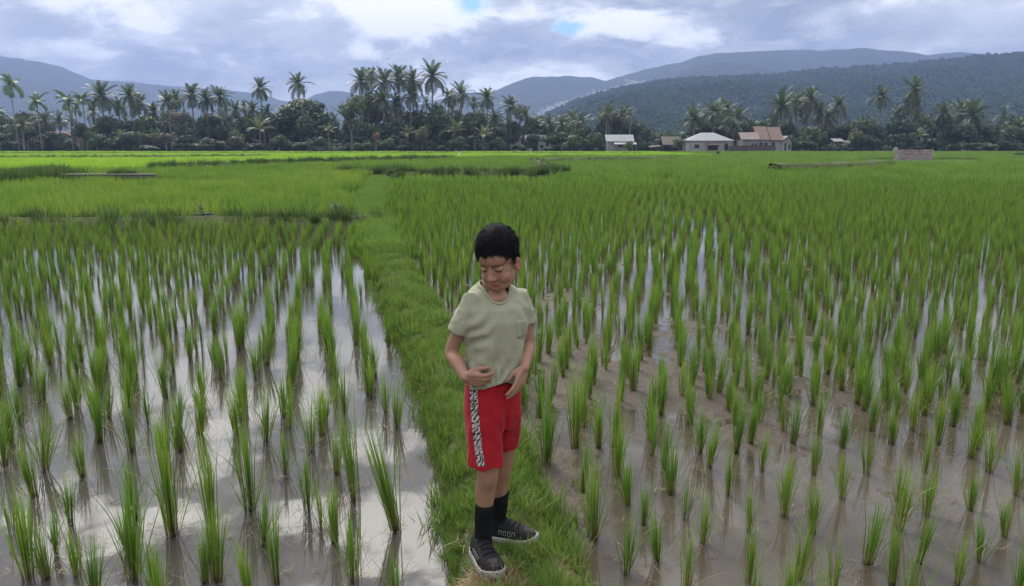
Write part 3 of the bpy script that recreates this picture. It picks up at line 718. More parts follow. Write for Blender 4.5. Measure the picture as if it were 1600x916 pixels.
def palm(u, vc, rpx, Y, label, kind='coconut', group=None, n=None, dry=None):
    """a palm whose crown centre stands at photo pixel (u,vc), fronds about rpx long in the picture"""
    c = P(u, vc, Y); r = 1.0 * rpx * Y / FPX; base = .03
    areca = kind == 'areca'; sc = r / (2.1 if areca else 3.75)
    o = empty('areca_palm' if areca else 'coconut_palm' if kind == 'coconut' else 'young_coconut_palm', (c[0], Y, base))
    h = max(c[2] - base, .25)
    me, tip = trunk_palm(h, .10 if areca else .17 if kind == 'coconut' else .14, rng.uniform(0, .05) if h > 5 and not areca else 0.01, int(rng.integers(0, 999)))
    tk = link('trunk', me, o)
    n = n or (11 if areca else int(rng.integers(29, 36)) if kind == 'coconut' else 11); a0 = rng.uniform(0, 6.28)
    if areca:
        V, F = tube([(tip[0], tip[1], tip[2] - .9), (tip[0], tip[1], tip[2] - .4), (tip[0], tip[1], tip[2] + .1)], [.12, .15, .09], 7)
        mk('crownshaft', V, F, M_PALM_G, o, True)
    for i in range(n):
        q = (i + .5) / n
        el = R(82 - 92 * q ** .8) if areca else R(86 - 126 * q ** .9) if kind == 'coconut' else R(84 - 62 * q)
        el += rng.normal(0, .10); f = FR[kind][0 if q < .3 else 1 if q < .65 else 2]
        fr = link('frond', f, o, tip); s = sc * rng.uniform(.72, 1.12) * (.8 + .2 * min(1, q * 4)); fr.scale = (s, s, s)
        fr.rotation_euler = Euler((rng.normal(0, .25), -el, 0)); fr.rotation_euler.z = a0 + i * 2.39996
    dry = dry if dry is not None else (0 if kind != 'coconut' else int(rng.integers(0, 4)))
    for i in range(dry):
        fr = link('dry_frond', FR['dry'][0], o, tip); s = sc * rng.uniform(.7, 1.0); fr.scale = (s, s, s); fr.rotation_euler = Euler((0, R(rng.uniform(45, 75)), rng.uniform(0, 6.28)))
    if kind == 'coconut':
        parts = []
        for i in range(7):
            a = i * .9; cx, cy, cz = tip[0] + .26 * math.cos(a), tip[1] + .26 * math.sin(a), tip[2] - .22 - .12 * (i % 2)
            parts.append(tube([(cx, cy, cz - .16), (cx, cy, cz - .1), (cx, cy, cz), (cx, cy, cz + .1), (cx, cy, cz + .15)], [.03, .12, .15, .11, .02], 6))
        if rpx > 19:
            for (v, f) in parts: mk('coconut', v, f, M_LEAF_NUT, o, True)
    tag(o, label, 'palm tree', group); return o
M_LEAF_NUT = plain('coconut_husk', (0.14, 0.15, 0.05), (0.20, 0.16, 0.07), 3, .6)

GL, GM, GR = 'coconut palms in the left tree line', 'coconut palms in the middle grove', 'coconut palms behind the right houses'
PALMS = [
 (17,133,21,150,'tall slender areca palm with drooping fronds at the far left edge','areca',None),
 (57,161,19,150,'areca palm with bushy drooping crown, second slender palm from the left edge','areca',None),
 (106,160,20,150,'areca palm with wide arched fronds standing before the brick red building','areca',None),
 (128,156,17,154,'areca palm standing close to the right of the wide arched one','areca',None),
 (118,172,13,156,'small areca palm behind the pair at the left of the tree line','areca',None),
 (160,150,28,158,'large coconut palm with spiky upright crown, right of the areca palms','coconut',GL),
 (93,190,18,165,'low dark palm with hanging fronds behind the brick red building','coconut',GL),
 (70,189,18,167,'low dark palm left of the hanging one, above the yellowish hut','coconut',GL),
 (33,196,17,156,'short dark palm standing between the two leftmost areca palms','coconut',GL),
 (-8,178,20,152,'palm cut off by the left edge of the picture','coconut',GL),
 (203,150,22,158,'coconut palm left of the pair of tall crowns in the left tree line','coconut',GL),
 (216,162,21,163,'coconut palm with low crown tucked behind its taller left neighbour','coconut',GL),
 (186,166,18,166,'coconut palm half hidden right of the big spiky palm','coconut',GL),
 (240,175,17,162,'short coconut palm in the dense left tree line','coconut',GL),
 (262,160,20,160,'coconut palm left of the brownish tree in the left tree line','coconut',GL),
 (272,153,18,164,'coconut palm rising behind the brownish tree','coconut',GL),
 (300,150,23,157,'first of three tall coconut palms in a row in the left tree line','coconut',GL),
 (322,156,21,159,'second, lower of three tall coconut palms in a row','coconut',GL),
 (347,152,22,158,'third of three tall coconut palms in a row, right one','coconut',GL),
 (369,173,17,160,'short coconut palm right of the row of three','coconut',GL),
 (381,168,12,168,'small distant palm between the row of three and the lone thin palm','coconut',GL),
 (395,172,18,160,'coconut palm below left of the lone thin palm','coconut',GL),
 (410,139,19,162,'lone thin coconut palm with round starry crown against the sky','coconut',None),
 (421,176,16,158,'low coconut palm between the lone thin palm and the big dark tree','coconut',GL),
 (466,132,22,166,'coconut palm poking out above the big dark round tree','coconut',None),
 (566,128,25,160,'coconut palm left of the middle grove, above the feathery pale tree','coconut',GM),
 (584,122,20,170,'thin coconut palm with one curled frond in the middle grove','coconut',GM),
 (602,130,25,158,'coconut palm with upright spear of fronds in the middle grove','coconut',GM),
 (627,120,23,162,'tall coconut palm left of the topmost one in the middle grove','coconut',GM),
 (644,127,25,158,'coconut palm with brown hanging fronds in the middle grove','coconut',GM),
 (672,120,28,156,'topmost coconut palm of the grove, wide starry crown on a bare trunk against the clouds','coconut',None),
 (600,157,22,154,'low coconut palm with long hanging fronds under the middle grove','coconut',GM),
 (641,150,22,155,'coconut palm low in the middle of the grove','coconut',GM),
 (621,162,20,157,'short coconut palm deep in the shade of the middle grove','coconut',GM),
 (577,166,20,156,'coconut palm with drooping tan fronds right of the feathery pale tree','coconut',GM),
 (698,152,17,164,'small palm crown right of the topmost palm','coconut',GM),
 (720,148,23,157,'dark coconut palm standing free with a straight dark trunk right of the grove','coconut',None),
 (741,160,12,170,'small distant palm right of the free standing dark palm','coconut',GM),
 (763,154,20,160,'coconut palm with pointed crown at the right end of the grove','coconut',GM),
 (775,185,19,154,'low coconut palm with pale hanging fronds at the end of the grove','coconut',GM),
 (798,166,19,158,'coconut palm right of the grove, left of the village roofs','coconut',GM),
 (821,180,15,160,'slim coconut palm above the hidden pale roofs','coconut',GR),
 (812,175,14,163,'slim coconut palm left of its twin above the hidden pale roofs','coconut',GR),
 (858,193,15,158,'coconut palm in front of the hillside town','coconut',GR),
 (878,194,17,156,'short dark coconut palm right of the one before the hillside town','coconut',GR),
 (909,190,19,158,'coconut palm with spread crown between the town and the small house','coconut',GR),
 (953,176,19,164,'left one of the twin coconut palms above the small grey roof','coconut',GR),
 (974,180,17,166,'right one of the twin coconut palms above the small grey roof','coconut',GR),
 (940,186,15,168,'small palm left of the twins above the small grey roof','coconut',GR),
 (1084,187,22,160,'coconut palm above the left end of the hipped grey roof','coconut',GR),
 (1114,176,24,158,'coconut palm with pale arched fronds above the hipped grey roof','coconut',GR),
 (1134,172,20,166,'coconut palm behind the pale arched one','coconut',GR),
 (1154,183,22,160,'coconut palm between the hipped roof and the rusty roof','coconut',GR),
 (1146,200,16,156,'low coconut palm over the gap between the two right houses','coconut',GR),
 (1222,166,30,160,'broad coconut palm spreading over the rusty roofed house','coconut',GR),
 (1243,160,20,168,'coconut palm behind the broad one over the rusty roof','coconut',GR),
 (1268,156,22,160,'tall coconut palm right of the rusty roofed house','coconut',GR),
 (1255,168,17,166,'coconut palm half hidden left of the tall one by the rusty house','coconut',GR),
 (1282,177,19,157,'low coconut palm above the round tree by the rusty house','coconut',GR),
 (1295,184,17,162,'coconut palm with shaggy low crown left of the lone dark trunk','coconut',GR),
 (1313,164,17,160,'coconut palm alone on a stout dark trunk over the little hut','coconut',None),
 (1379,152,20,155,'coconut palm on a long pale thin trunk left of the tallest right palm','coconut',None),
 (1430,142,25,158,'tallest coconut palm on the right with thick shaggy crown','coconut',None),
 (1425,160,22,160,'crown of a lower coconut palm under the tallest right one','coconut',GR),
 (1404,178,18,163,'low palm between the two tall right palms','coconut',GR),
 (1475,178,20,158,'coconut palm right of the tallest one','coconut',GR),
 (1500,174,21,161,'coconut palm in the right hand clump, left of the broad brown fronds','coconut',GR),
 (1521,182,28,156,'broad coconut palm with brown hanging fronds in the right hand clump','coconut',None),
 (1445,196,16,154,'short palm behind the brick enclosure','coconut',GR),
 (1559,210,16,152,'small brownish palm near the right edge','coconut',GR),
 (1592,198,18,158,'palm at the right edge of the picture','coconut',GR),
 (1345,196,14,165,'small palm right of the little hut','coconut',GR),
 (711,208,24,147,'young palm with pale arching fronds at the foot of the grove','young','young palms at the field edge'),
 (755,214,20,147,'young palm right of the pale arching one at the field edge','young','young palms at the field edge'),
 (637,210,16,147,'young palm before the yellowish bush at the field edge','young','young palms at the field edge'),
 (406,205,24,148,'large young palm with pale fronds left of the big dark tree','young','young palms at the field edge'),
 (513,206,15,149,'small young palm before the big dark tree','young','young palms at the field edge'),
 (484,224,8,146,'tiny pale young palm at the edge of the dry field','young','young palms at the field edge'),
 (190,216,15,148,'pale young palm right of the brick red building','young','young palms at the field edge'),
 (150,218,13,148,'young palm with grey fronds before the brick red building','young','young palms at the field edge'),
 (1439,214,13,150,'young palm above the left corner of the brick enclosure','young','young palms at the field edge'),
 (893,220,12,150,'young yellowish palm left of the small grey roof','young','young palms at the field edge'),
]
for (u, vc, r, Y, lab, kind, grp) in PALMS: palm(u, vc, r, Y, lab, kind, grp)
for i in range(36):
    u = -30 + i * 46 + rng.normal(0, 7)
    if 985 < u < 1075 or 60 < u < 100: continue
    palm(u, rng.uniform(172, 196) if not 540 < u < 690 else rng.uniform(150, 185), rng.uniform(13, 19), rng.uniform(156, 172), 'coconut palm crown half lost in the crowded tree belt', 'coconut', 'palms crowded in the tree belt', n=17, dry=1)

GB = 'trees along the field edge'
TREES = [   # u, top row, half width, distance, crowns, leaf-bottom row, label
 (470,148,50,157,CR_D,226,'big dark round crowned tree left of the middle grove'),
 (500,172,34,155,CR_D,230,'dark tree leaning on the right flank of the big round tree'),
 (432,176,26,156,CR_D,228,'dark tree at the left flank of the big round tree'),
 (478,178,18,149,CR_M,230,'mid green tree standing before the big dark round tree'),
 (546,143,26,152,CR_L,196,'feathery pale green tree on a light trunk beside the grove'),
 (580,140,26,168,CR_D,215,'dark leafy tree between the palms at the left of the grove'),
 (575,188,36,151,CR_D,232,'dark tree in deep shade under the left palms of the grove'),
 (622,185,38,152,CR_D,232,'broad dark tree in the shade at the heart of the grove'),
 (655,168,28,158,CR_D,228,'dark tree under the topmost palm'),
 (683,158,30,154,CR_M,228,'tall mid green tree right of the topmost palm'),
 (700,185,22,151,CR_M,231,'mid green tree behind the pale arching young palm'),
 (742,172,26,155,CR_M,230,'mid green tree right of the free standing dark palm'),
 (772,196,22,151,CR_D,232,'dark tree at the right end of the grove'),
 (659,194,15,146,CR_L,229,'yellow green bush tall at the foot of the grove'),
 (588,206,9,145,CR_R,220,'small tree with rust brown leaves at the foot of the grove'),
 (276,170,18,154,CR_B,200,'brownish leafed tree in the left tree line'),
 (285,192,26,152,CR_D,230,'dark broad tree below the brownish one'),
 (232,180,26,153,CR_M,229,'mid green tree left of the brownish tree'),
 (205,185,26,155,CR_D,228,'dark tree below the palms left of the brownish tree'),
 (165,180,24,156,CR_M,226,'mid green tree behind the pale young palm on the left'),
 (128,192,16,150,CR_M,222,'mid green small tree before the brick red building'),
 (142,205,13,148,CR_M,230,'low green tree right of the brick red building'),
 (40,188,24,163,CR_M,226,'mid green tree behind the leftmost areca palm'),
 (5,195,22,160,CR_M,226,'mid green tree at the left picture edge'),
 (330,178,24,160,CR_M,222,'mid green tree under the row of three palms'),
 (355,190,24,154,CR_D,228,'dark tree right of the white walls'),
 (383,180,20,158,CR_D,226,'dark tree before the small distant palm'),
 (369,202,14,147,CR_L,231,'pale rounded tree on a thin trunk at the dry field'),
 (243,207,14,147,CR_B,224,'grey small tree on a thin trunk at the field edge, left one'),
 (257,206,12,147,CR_B,223,'grey small tree on a thin trunk at the field edge, right one'),
 (271,220,9,145,CR_L,233,'small bright yellow green bush at the dry field'),
 (187,212,11,147,CR_L,226,'pale bushy tree behind the left green strip'),
 (800,188,20,156,CR_M,231,'mid green tree left of the hidden pale roofs'),
 (840,182,26,160,CR_M,222,'mid green tree above the hidden pale roofs'),
 (870,205,22,153,CR_M,232,'leafy green tree left of the small grey roof'),
 (905,200,15,150,CR_M,233,'round green tree left of the small grey roof'),
 (930,205,17,152,CR_D,233,'dark tree beside the small grey roofed house'),
 (985,188,22,164,CR_D,228,'dark tree right behind the small grey roof'),
 (962,186,18,168,CR_D,224,'dark tree under the twin palms'),
 (1012,200,14,170,CR_M,230,'mid green tree between the small house and the shed'),
 (1062,216,13,147,CR_L,234,'pale green broad leafed bush left of the hipped roof'),
 (1093,190,28,165,CR_D,226,'dark tree behind the left half of the hipped roof'),
 (1130,186,28,167,CR_D,228,'dark tree behind the right half of the hipped roof'),
 (1180,186,24,166,CR_M,226,'mid green tree behind the rusty roof'),
 (1236,190,26,162,CR_M,230,'mid green tree right behind the rusty roof'),
 (1265,197,21,148,CR_M,234,'round bushy green tree right of the rusty roofed house'),
 (1240,210,12,147,CR_M,235,'small dark green tree touching the annex of the rusty house'),
 (1290,198,18,155,CR_D,232,'dark tree left of the little hut'),
 (1320,195,16,158,CR_D,222,'dark tree above the little hut'),
 (1350,186,22,154,CR_M,232,'mid green tree right of the little hut'),
 (1337,202,17,150,CR_L,234,'pale green tree right of the little hut'),
 (1372,190,24,155,CR_D,232,'dark tree at the pale thin trunk'),
 (1410,184,28,156,CR_D,233,'dark tree under the tallest right palm'),
 (1450,192,26,154,CR_D,233,'dark tree behind the brick enclosure'),
 (1482,178,24,157,CR_M,231,'leafy tree left in the right hand clump'),
 (1512,190,26,153,CR_D,232,'dark tree under the broad brown fronds'),
 (1548,192,24,158,CR_D,232,'dark tree right of the broad brown fronds'),
 (1523,222,11,147,CR_L,235,'pale green bush before the right hand clump'),
 (1582,196,24,155,CR_M,232,'mid green tree at the right edge'),
 (1615,190,26,155,CR_M,232,'mid green tree beyond the right edge'),
 (985,219,12,132,CR_L,241,'round grey green bush standing alone in the field'),
]
for (u, vt, hw, Y, cs, vb, lab) in TREES: tree(u, vt, hw, Y, cs, lab, GB, vb)
for i in range(90):
    u = -60 + i * 19.5 + rng.normal(0, 6)
    if 995 < u < 1075 or abs(u - 100) < 40: vt = 205
    else: vt = rng.uniform(168, 200) if u < 1300 else rng.uniform(176, 202)
    tree(u, vt, rng.uniform(17, 28), rng.uniform(162, 182), (CR_D, CR_M, CR_D)[i % 3], 'dim green tree crowded at the back of the palm belt', 'trees at the back of the palm belt', 235)
SHR = []
for i in range(96):
    u = -30 + i * 17.5 + rng.normal(0, 7)
    if 940 < u < 1240 or 40 < u < 130: continue
    Y = rng.uniform(142, 147); k = rng.integers(0, 4)
    tree(u, rng.uniform(205, 230), rng.uniform(7, 22), Y, (CR_M, CR_D, CR_D, CR_M)[k], 'low leafy bush at the foot of the tree line', 'bushes at the foot of the tree line', 237, name='shrub', cat='bush')
for (u, vt, hw, Y, vb, cs, lab) in ((316, 335, 24, 15.5, 353, CR_M, 'broad leafed weed clump on the cross bund of the left paddy'), (526, 322, 14, 16.2, 350, CR_D, 'dark shrub where the cross bund meets the path'),
   (1286, 230, 5, 125, 237, CR_D, 'leftmost of three small dark bushes in the right field'), (1310, 230, 5, 125, 238, CR_D, 'middle of three small dark bushes in the right field'), (1330, 231, 5, 125, 238, CR_D, 'rightmost of three small dark bushes in the right field'),
   (1122, 236, 4, 100, 243, CR_D, 'tiny dark bush alone in the field before the hipped roof'), (1595, 238, 14, 92, 250, CR_L, 'olive heap of vines at the right edge of the field')):
    tree(u, vt, hw, Y, cs, lab, 'scattered field shrubs', vb, name='shrub', cat='bush')

# undergrowth that closes the gaps at the foot of the belt
pos, rot, scl = [], [], []
for k in range(900):
    Y = rng.uniform(160, 200); u = rng.uniform(-60, 1660); s = rng.uniform(1.0, 2.4)
    pos.append(((u - 800) / FPX * Y, Y, s * rng.uniform(.3, .7))); rot.append((0, 0, rng.uniform(0, 6.28))); scl.append((s * 1.3, s * 1.3, s))
tag(scatter('undergrowth', [proto('crown_pattern', m) for m in CR_D + CR_M], pos, rot, scl), 'dark undergrowth filling the floor of the palm belt', 'undergrowth')
# forest over the near hill, uncountable
bv = BVHTree.FromPolygons([v.co for v in hill.data.vertices], [p.vertices for p in hill.data.polygons])
pos, rot, scl = [], [], []
for k in range(17000):
    D = 405 + 670 * rng.random() ** .8; x = rng.uniform(.02, 1.0) * D * .80
    h = bv.ray_cast(Vector((x, D, 900)), Vector((0, 0, -1)))
    if h[0] is None or h[0].z < 1.0: continue
    s = rng.uniform(3.6, 7.2); pos.append((x, D, h[0].z + s * .35)); rot.append((0, 0, rng.uniform(0, 6.28))); scl.append((s, s, s * rng.uniform(.8, 1.2)))
CR_HL = [crown_mesh('crown', m, 900 + i, lobes=8, n=420, leaf=.15) for i, m in enumerate((M_LEAF_H, M_LEAF_H, M_LEAF_H, M_LEAF_H))]
tag(scatter('hill_forest', [proto('crown_pattern', m) for m in CR_HL], pos, rot, scl), 'dense dark green forest over the near hillside on the right', 'forest')
# the town high on the mountain flank
bv = BVHTree.FromPolygons([v.co for v in mtn_r.data.vertices], [p.vertices for p in mtn_r.data.polygons])
parts = []
for k in range(520):
    s = rng.random(); u = 848 + 150 * s + rng.normal(0, 5); v = 178 - 46 * s + rng.normal(0, 3.5)
    d = Vector(ray(u, v)); h = bv.ray_cast(Vector((0, 0, HC)), d.normalized())
    if h[0] is None: continue
    p = h[0]; w, dd, z = rng.uniform(2, 4.2), rng.uniform(1.5, 3), rng.uniform(1.8, 3.6)
    parts.append(boxvf(p.x - w, p.x + w, p.y - dd, p.y + dd, p.z - 5, p.z + z))
if parts:
    tag(mk('hillside_town', *join(parts), plain('town_wall', (0.45, 0.43, 0.41), (0.65, 0.62, 0.60), .05, .9)), 'pale town spread over the mountain flank above the tree line', 'town', kind='stuff')

# ------------------------------------------------------------------ houses
def corr(name, c1, c2, c3, sc=2.0, rust=.5):
    t = material(name, .55, .4); co = t.n('ShaderNodeTexCoord').outputs['Object']
    n = t.noise(co, sc, 6, .65); st = t.noise(t.scalev(co, (3, .5, .4)), 2.5, 5, .6)
    c = t.mix(t.smooth(st, .35, .7), c1, c2); setc(t, t.mix(t.smooth(n, 1 - rust, 1 - rust + .15), c, c3))
    x = t.n('ShaderNodeSeparateXYZ', {0: co}).outputs[0]; w = t.math('SINE', t.math('MULTIPLY', x, 40)); bump(t, w, .5, .03); return t.m
M_TIN = corr('grey_tin', (0.20, 0.212, 0.215), (0.28, 0.29, 0.295), (0.36, 0.25, 0.20), .5, .32)
M_RUST = corr('rusty_tin', (0.150, 0.085, 0.055), (0.205, 0.130, 0.09), (0.22, 0.195, 0.17), .6, .38)
M_TINM = corr('patched_tin', (0.22, 0.10, 0.075), (0.22, 0.26, 0.25), (0.28, 0.20, 0.16), .7, .45)
M_WALLG = plain('plaster_grey', (0.26, 0.25, 0.23), (0.38, 0.36, 0.34), .8, .9)
M_WALLW = plain('plaster_white', (0.21, 0.20, 0.19), (0.31, 0.30, 0.285), .8, .9)
M_WALLR = plain('brick_red', (0.22, 0.15, 0.125), (0.29, 0.205, 0.17), 1.2, .9)
M_DARK = plain('dark_opening', (0.02, 0.02, 0.02), (0.035, 0.033, 0.03), 2, .6)
M_WOOD = plain('weathered_wood', (0.06, 0.045, 0.04), (0.11, 0.085, 0.07), 4, .85)
M_WOODL = plain('grey_post', (0.20, 0.18, 0.16), (0.30, 0.27, 0.24), 4, .85)
M_THATCH = plain('thatch', (0.12, 0.10, 0.078), (0.19, 0.165, 0.13), 5, .95, .05)
M_YELL = plain('plaster_yellow', (0.45, 0.38, 0.20), (0.55, 0.47, 0.26), 1, .9)
def roof_gable(name, x0, x1, y0, y1, ze, zr, mat, parent, th=.06):
    ym = (y0 + y1) / 2; V = [(x0, y0, ze), (x1, y0, ze), (x1, ym, zr), (x0, ym, zr), (x0, y1, ze), (x1, y1, ze)]
    V += [(a, b, c - th) for a, b, c in V]
    F = [(0, 1, 2, 3), (3, 2, 5, 4), (7, 6, 9, 8), (8, 9, 10, 11), (0, 6, 7, 1), (5, 11, 10, 4), (0, 3, 9, 6), (3, 4, 10, 9), (1, 7, 8, 2), (2, 8, 11, 5)]
    return mk(name, V, F, mat, parent)
def house(name, label, X, Y, w, d, eave, walls):
    return tag(empty(name, (X, Y, .05)), label, 'house'), walls
def wall_box(o, x0, x1, y0, y1, z1, mat, name='wall'): return box(name, (x0, x1, y0, y1, -.3, z1), mat, o)
def opening(o, x0, x1, y, z0, z1, name='window', frame=M_WOODL):
    w = box(name, (x0, x1, y - .02, y + .05, z0, z1), frame, o)
    t_ = .06; box('pane' if name == 'window' else 'panel', (x0 + t_, x1 - t_, y - .03, y - .022, z0 + t_, z1 - t_), M_DARK, w)
    return w
ZP = lambda v, Y: P(800, v, Y)[2] - .05
XP = lambda u, Y: P(u, 224, Y)[0]
# small grey-roofed house
Y = 149; o = tag(empty('tin_roof_house', (XP(967, Y), Y, .05)), 'small house with a grey tin roof and a lower awning, left of the round bush', 'house')
wall_box(o, -2.4, 2.5, -1.6, 1.6, ZP(221, Y), M_WALLG); roof_gable('roof', -2.8, 2.75, -2.0, 2.0, ZP(221, Y), ZP(210.5, Y), M_TIN, o)
V = [(-1.3, -1.9, ZP(221.3, Y) - .12), (3.0, -1.9, ZP(221.3, Y) - .12), (3.0, -3.3, ZP(225.5, Y)), (-1.3, -3.3, ZP(225.5, Y))]; V += [(a, b, c - .05) for a, b, c in V]
mk('awning', V, [(0, 3, 2, 1), (4, 5, 6, 7), (3, 7, 6, 2), (0, 4, 7, 3), (1, 2, 6, 5)], M_TIN, o)
for x in (-1.2, .9, 2.9): box('post', (x - .05, x + .05, -3.25, -3.15, -.3, ZP(225.5, Y) - .06), M_WOODL, o)
opening(o, -.3, 1.1, -1.62, .9, 1.7); opening(o, 1.6, 2.3, -1.62, -.2, 1.6, 'door')
# hipped grey roof
Y = 150; X = XP(1105, Y); o = tag(empty('hip_roof_house', (X, Y, .05)), 'long pale house under a grey hipped roof, between the shed and the rusty house', 'house')
e, r = ZP(220, Y), ZP(207.5, Y); hw = 4.55
V = [(-hw, -3.2, e), (hw, -3.2, e), (hw, 3.2, e), (-hw, 3.2, e), (-1.4, 0, r), (1.2, 0, r)]
mk('roof', V, [(0, 1, 5, 4), (1, 2, 5), (2, 3, 4, 5), (3, 0, 4), (0, 3, 2, 1)], M_TIN, o)
wall_box(o, -4.25, 4.2, -2.8, 2.8, e - .02, M_WALLG)
opening(o, -.6, 1.4, -2.82, .3, 1.3); opening(o, 2.6, 3.4, -2.82, -.2, 1.7, 'door'); opening(o, -3.2, -2.2, -2.82, .7, 1.5)
mk('lean_to', [(-.9, -2.85, 1.75), (1.7, -2.85, 1.75), (1.7, -3.9, 1.4), (-.9, -3.9, 1.4), (-.9, -2.85, 1.7), (1.7, -2.85, 1.7), (1.7, -3.9, 1.35), (-.9, -3.9, 1.35)], [(0, 3, 2, 1), (4, 5, 6, 7), (3, 7, 6, 2), (0, 4, 7, 3), (1, 2, 6, 5)], M_RUST, o)
# rusty house
Y = 148; X = XP(1190, Y); o = tag(empty('rusty_roof_house', (X, Y, .05)), 'house with a tall rusty tin roof in two panels and a lower patched wing', 'house')
x = lambda u: XP(u, Y) - X
e, r = ZP(218.5, Y), ZP(197.5, Y)
roof_gable('roof', x(1177), x(1197.3), -2.2, 4.0, e, r, M_RUST, o); roof_gable('roof', x(1198.2), x(1218), -2.3, 3.9, e - .06, r - .12, M_RUST, o)
roof_gable('lower_roof', x(1151), x(1181), -2.6, 1.2, ZP(218, Y), ZP(207, Y), M_TINM, o)
wall_box(o, x(1178), x(1216), -1.9, 3.4, e - .02, M_WALLW); wall_box(o, x(1155), x(1178) - .01, -2.1, 1.0, e - .05, M_WALLW, 'wing_wall')
gm = (x(1216) + x(1232)) / 2
V = [(x(1213), -2.4, ZP(221, Y)), (gm, -2.4, ZP(212.5, Y)), (x(1233), -2.4, ZP(221, Y)), (x(1213), 1, ZP(221, Y)), (gm, 1, ZP(212.5, Y)), (x(1233), 1, ZP(221, Y))]
V += [(a, b, c - .06) for a, b, c in V]
mk('annex_roof', V, [(0, 1, 4, 3), (1, 2, 5, 4), (6, 9, 10, 7), (7, 10, 11, 8), (0, 6, 7, 1), (1, 7, 8, 2), (0, 3, 9, 6), (2, 8, 11, 5)], M_TIN, o)
V = [(x(1216) + .01, -2.1, -.3), (x(1231), -2.1, -.3), (x(1231), -2.1, ZP(221.5, Y)), (gm, -2.1, ZP(214, Y)), (x(1216) + .01, -2.1, ZP(221.5, Y))]; V += [(a, .9, c) for a, b, c in V]
mk('annex_wall', V, [(0, 1, 2, 3, 4), (9, 8, 7, 6, 5), (0, 5, 6, 1), (1, 6, 7, 2), (4, 9, 5, 0)], M_WALLW, o)
opening(o, x(1219.5), x(1223), -2.12, -.1, 1.75, 'door'); opening(o, x(1226), x(1229.5), -2.12, .5, 1.5)
for u in (1171, 1176): opening(o, x(u) - .3, x(u) + .25, -2.12, .9, 1.7)
for u in (1184, 1192, 1203): opening(o, x(u) - .35, x(u) + .35, -1.92, .9, 1.9)
# dark board fence before it
Y = 144.5; X = XP(1176, Y); o = tag(empty('board_fence', (X, Y, .05)), 'dark board fence in front of the rusty roofed house', 'fence')
me = bpy.data.meshes.new('board'); v, f = boxvf(-.14, .14, -.02, .02, -.2, 1.25); me.from_pydata(v, [], f); me.materials.append(M_WOOD)
w = XP(1213, Y) - XP(1138, Y)
for i in range(int(w / .3)):
    b = link('board', me, o, (-w / 2 + .3 * i + .15, rng.normal(0, .012), rng.normal(0, .04)))
for z in (.35, .95): box('rail', (-w / 2, w / 2, .045, .10, z, z + .08), M_WOOD, o)
# thatched shed
Y = 152; X = XP(1047, Y); o = tag(empty('thatched_shed', (X, Y, .05)), 'brown thatched shed behind the pale bush, left of the hipped roof', 'shed')
roof_gable('roof', -1.9, 2.0, -2.2, 2.2, ZP(226, Y), ZP(213.5, Y), M_THATCH, o, .15)
for xx in (-1.6, 1.6):
    for yy in (-1.7, 1.7): box('post', (xx - .08, xx + .08, yy - .08, yy + .08, -.3, ZP(226, Y) + .3), M_WOOD, o)
box('back_wall', (-1.5, 1.5, 1.55, 1.62, -.3, 1.5), M_WOOD, o)
mk('lean_to', [(-4.2, -1.6, .95), (-1.95, -1.6, 1.15), (-1.95, 1, 1.35), (-4.2, 1, 1.15), (-4.2, -1.6, .85), (-1.95, -1.6, 1.05), (-1.95, 1, 1.25), (-4.2, 1, 1.05)], [(0, 1, 2, 3), (7, 6, 5, 4), (0, 4, 5, 1), (3, 7, 4, 0)], M_THATCH, o)
for xx in (-4.0, -2.3): box('post', (xx - .06, xx + .06, -1.5, -1.4, -.3, .9), M_WOOD, o)
# little hut on posts
Y = 148; X = XP(1312, Y); o = tag(empty('field_hut', (X, Y, .05)), 'little open hut with a pale roof on thin posts under the lone stout palm', 'hut')
V = [(-1.5, -.9, 2.05), (.6, -.9, 2.05), (.6, .9, 2.6), (-1.5, .9, 2.6)]; V += [(a, b, c - .06) for a, b, c in V]
mk('roof', V, [(0, 1, 2, 3), (7, 6, 5, 4), (0, 4, 5, 1), (1, 5, 6, 2), (0, 3, 7, 4)], M_WALLW, o)
roof_gable('back_roof', .3, 1.9, -.6, 1.4, 1.75, 2.25, M_THATCH, o)
for xx in (-1.35, .45, 1.7):
    for yy in (-.8, .8): box('post', (xx - .05, xx + .05, yy - .05, yy + .05, -.3, 1.75), M_WOODL, o)
box('floor', (-1.4, 1.75, -.7, .7, .5, .6), M_WOOD, o)
# brick enclosure in the right field
Y = 77; xl, xr = XP(1411, Y), XP(1460, Y); o = tag(empty('brick_enclosure', ((xl + xr) / 2, Y, 0)), 'low weathered brick enclosure standing in the right hand rice field', 'wall')
w = (xr - xl) / 2; h = ZP(234, Y) + .05; M_BRK = [plain('enclosure_brick', (0.26, 0.24, 0.23), (0.40, 0.37, 0.35), 3, .9), plain('enclosure_brick_red', (0.28, 0.18, 0.15), (0.38, 0.25, 0.21), 3, .9)]
M_MORT = plain('mortar', (0.14, 0.13, 0.12), (0.20, 0.19, 0.18), 3, .95)
for (b, nm) in (((-w, w, 0, .12, -.15, h - .02), 'wall'), ((-w, w, 1.5, 1.62, -.15, h - .02), 'wall'), ((-w, -w + .12, .125, 1.495, -.15, h - .02), 'wall'), ((w - .12, w, .125, 1.495, -.15, h - .02), 'wall')): box(nm, b, M_MORT, o)
nb, nh = 11, 6; bw, bh = 2 * w / nb, (h + .05) / nh; bme = []
for m in M_BRK:
    me = bpy.data.meshes.new('block'); v, f = boxvf(-bw / 2 + .02, bw / 2 - .02, -.03, .02, -bh / 2 + .015, bh / 2 - .015); me.from_pydata(v, [], f); me.materials.append(m); bme.append(me)
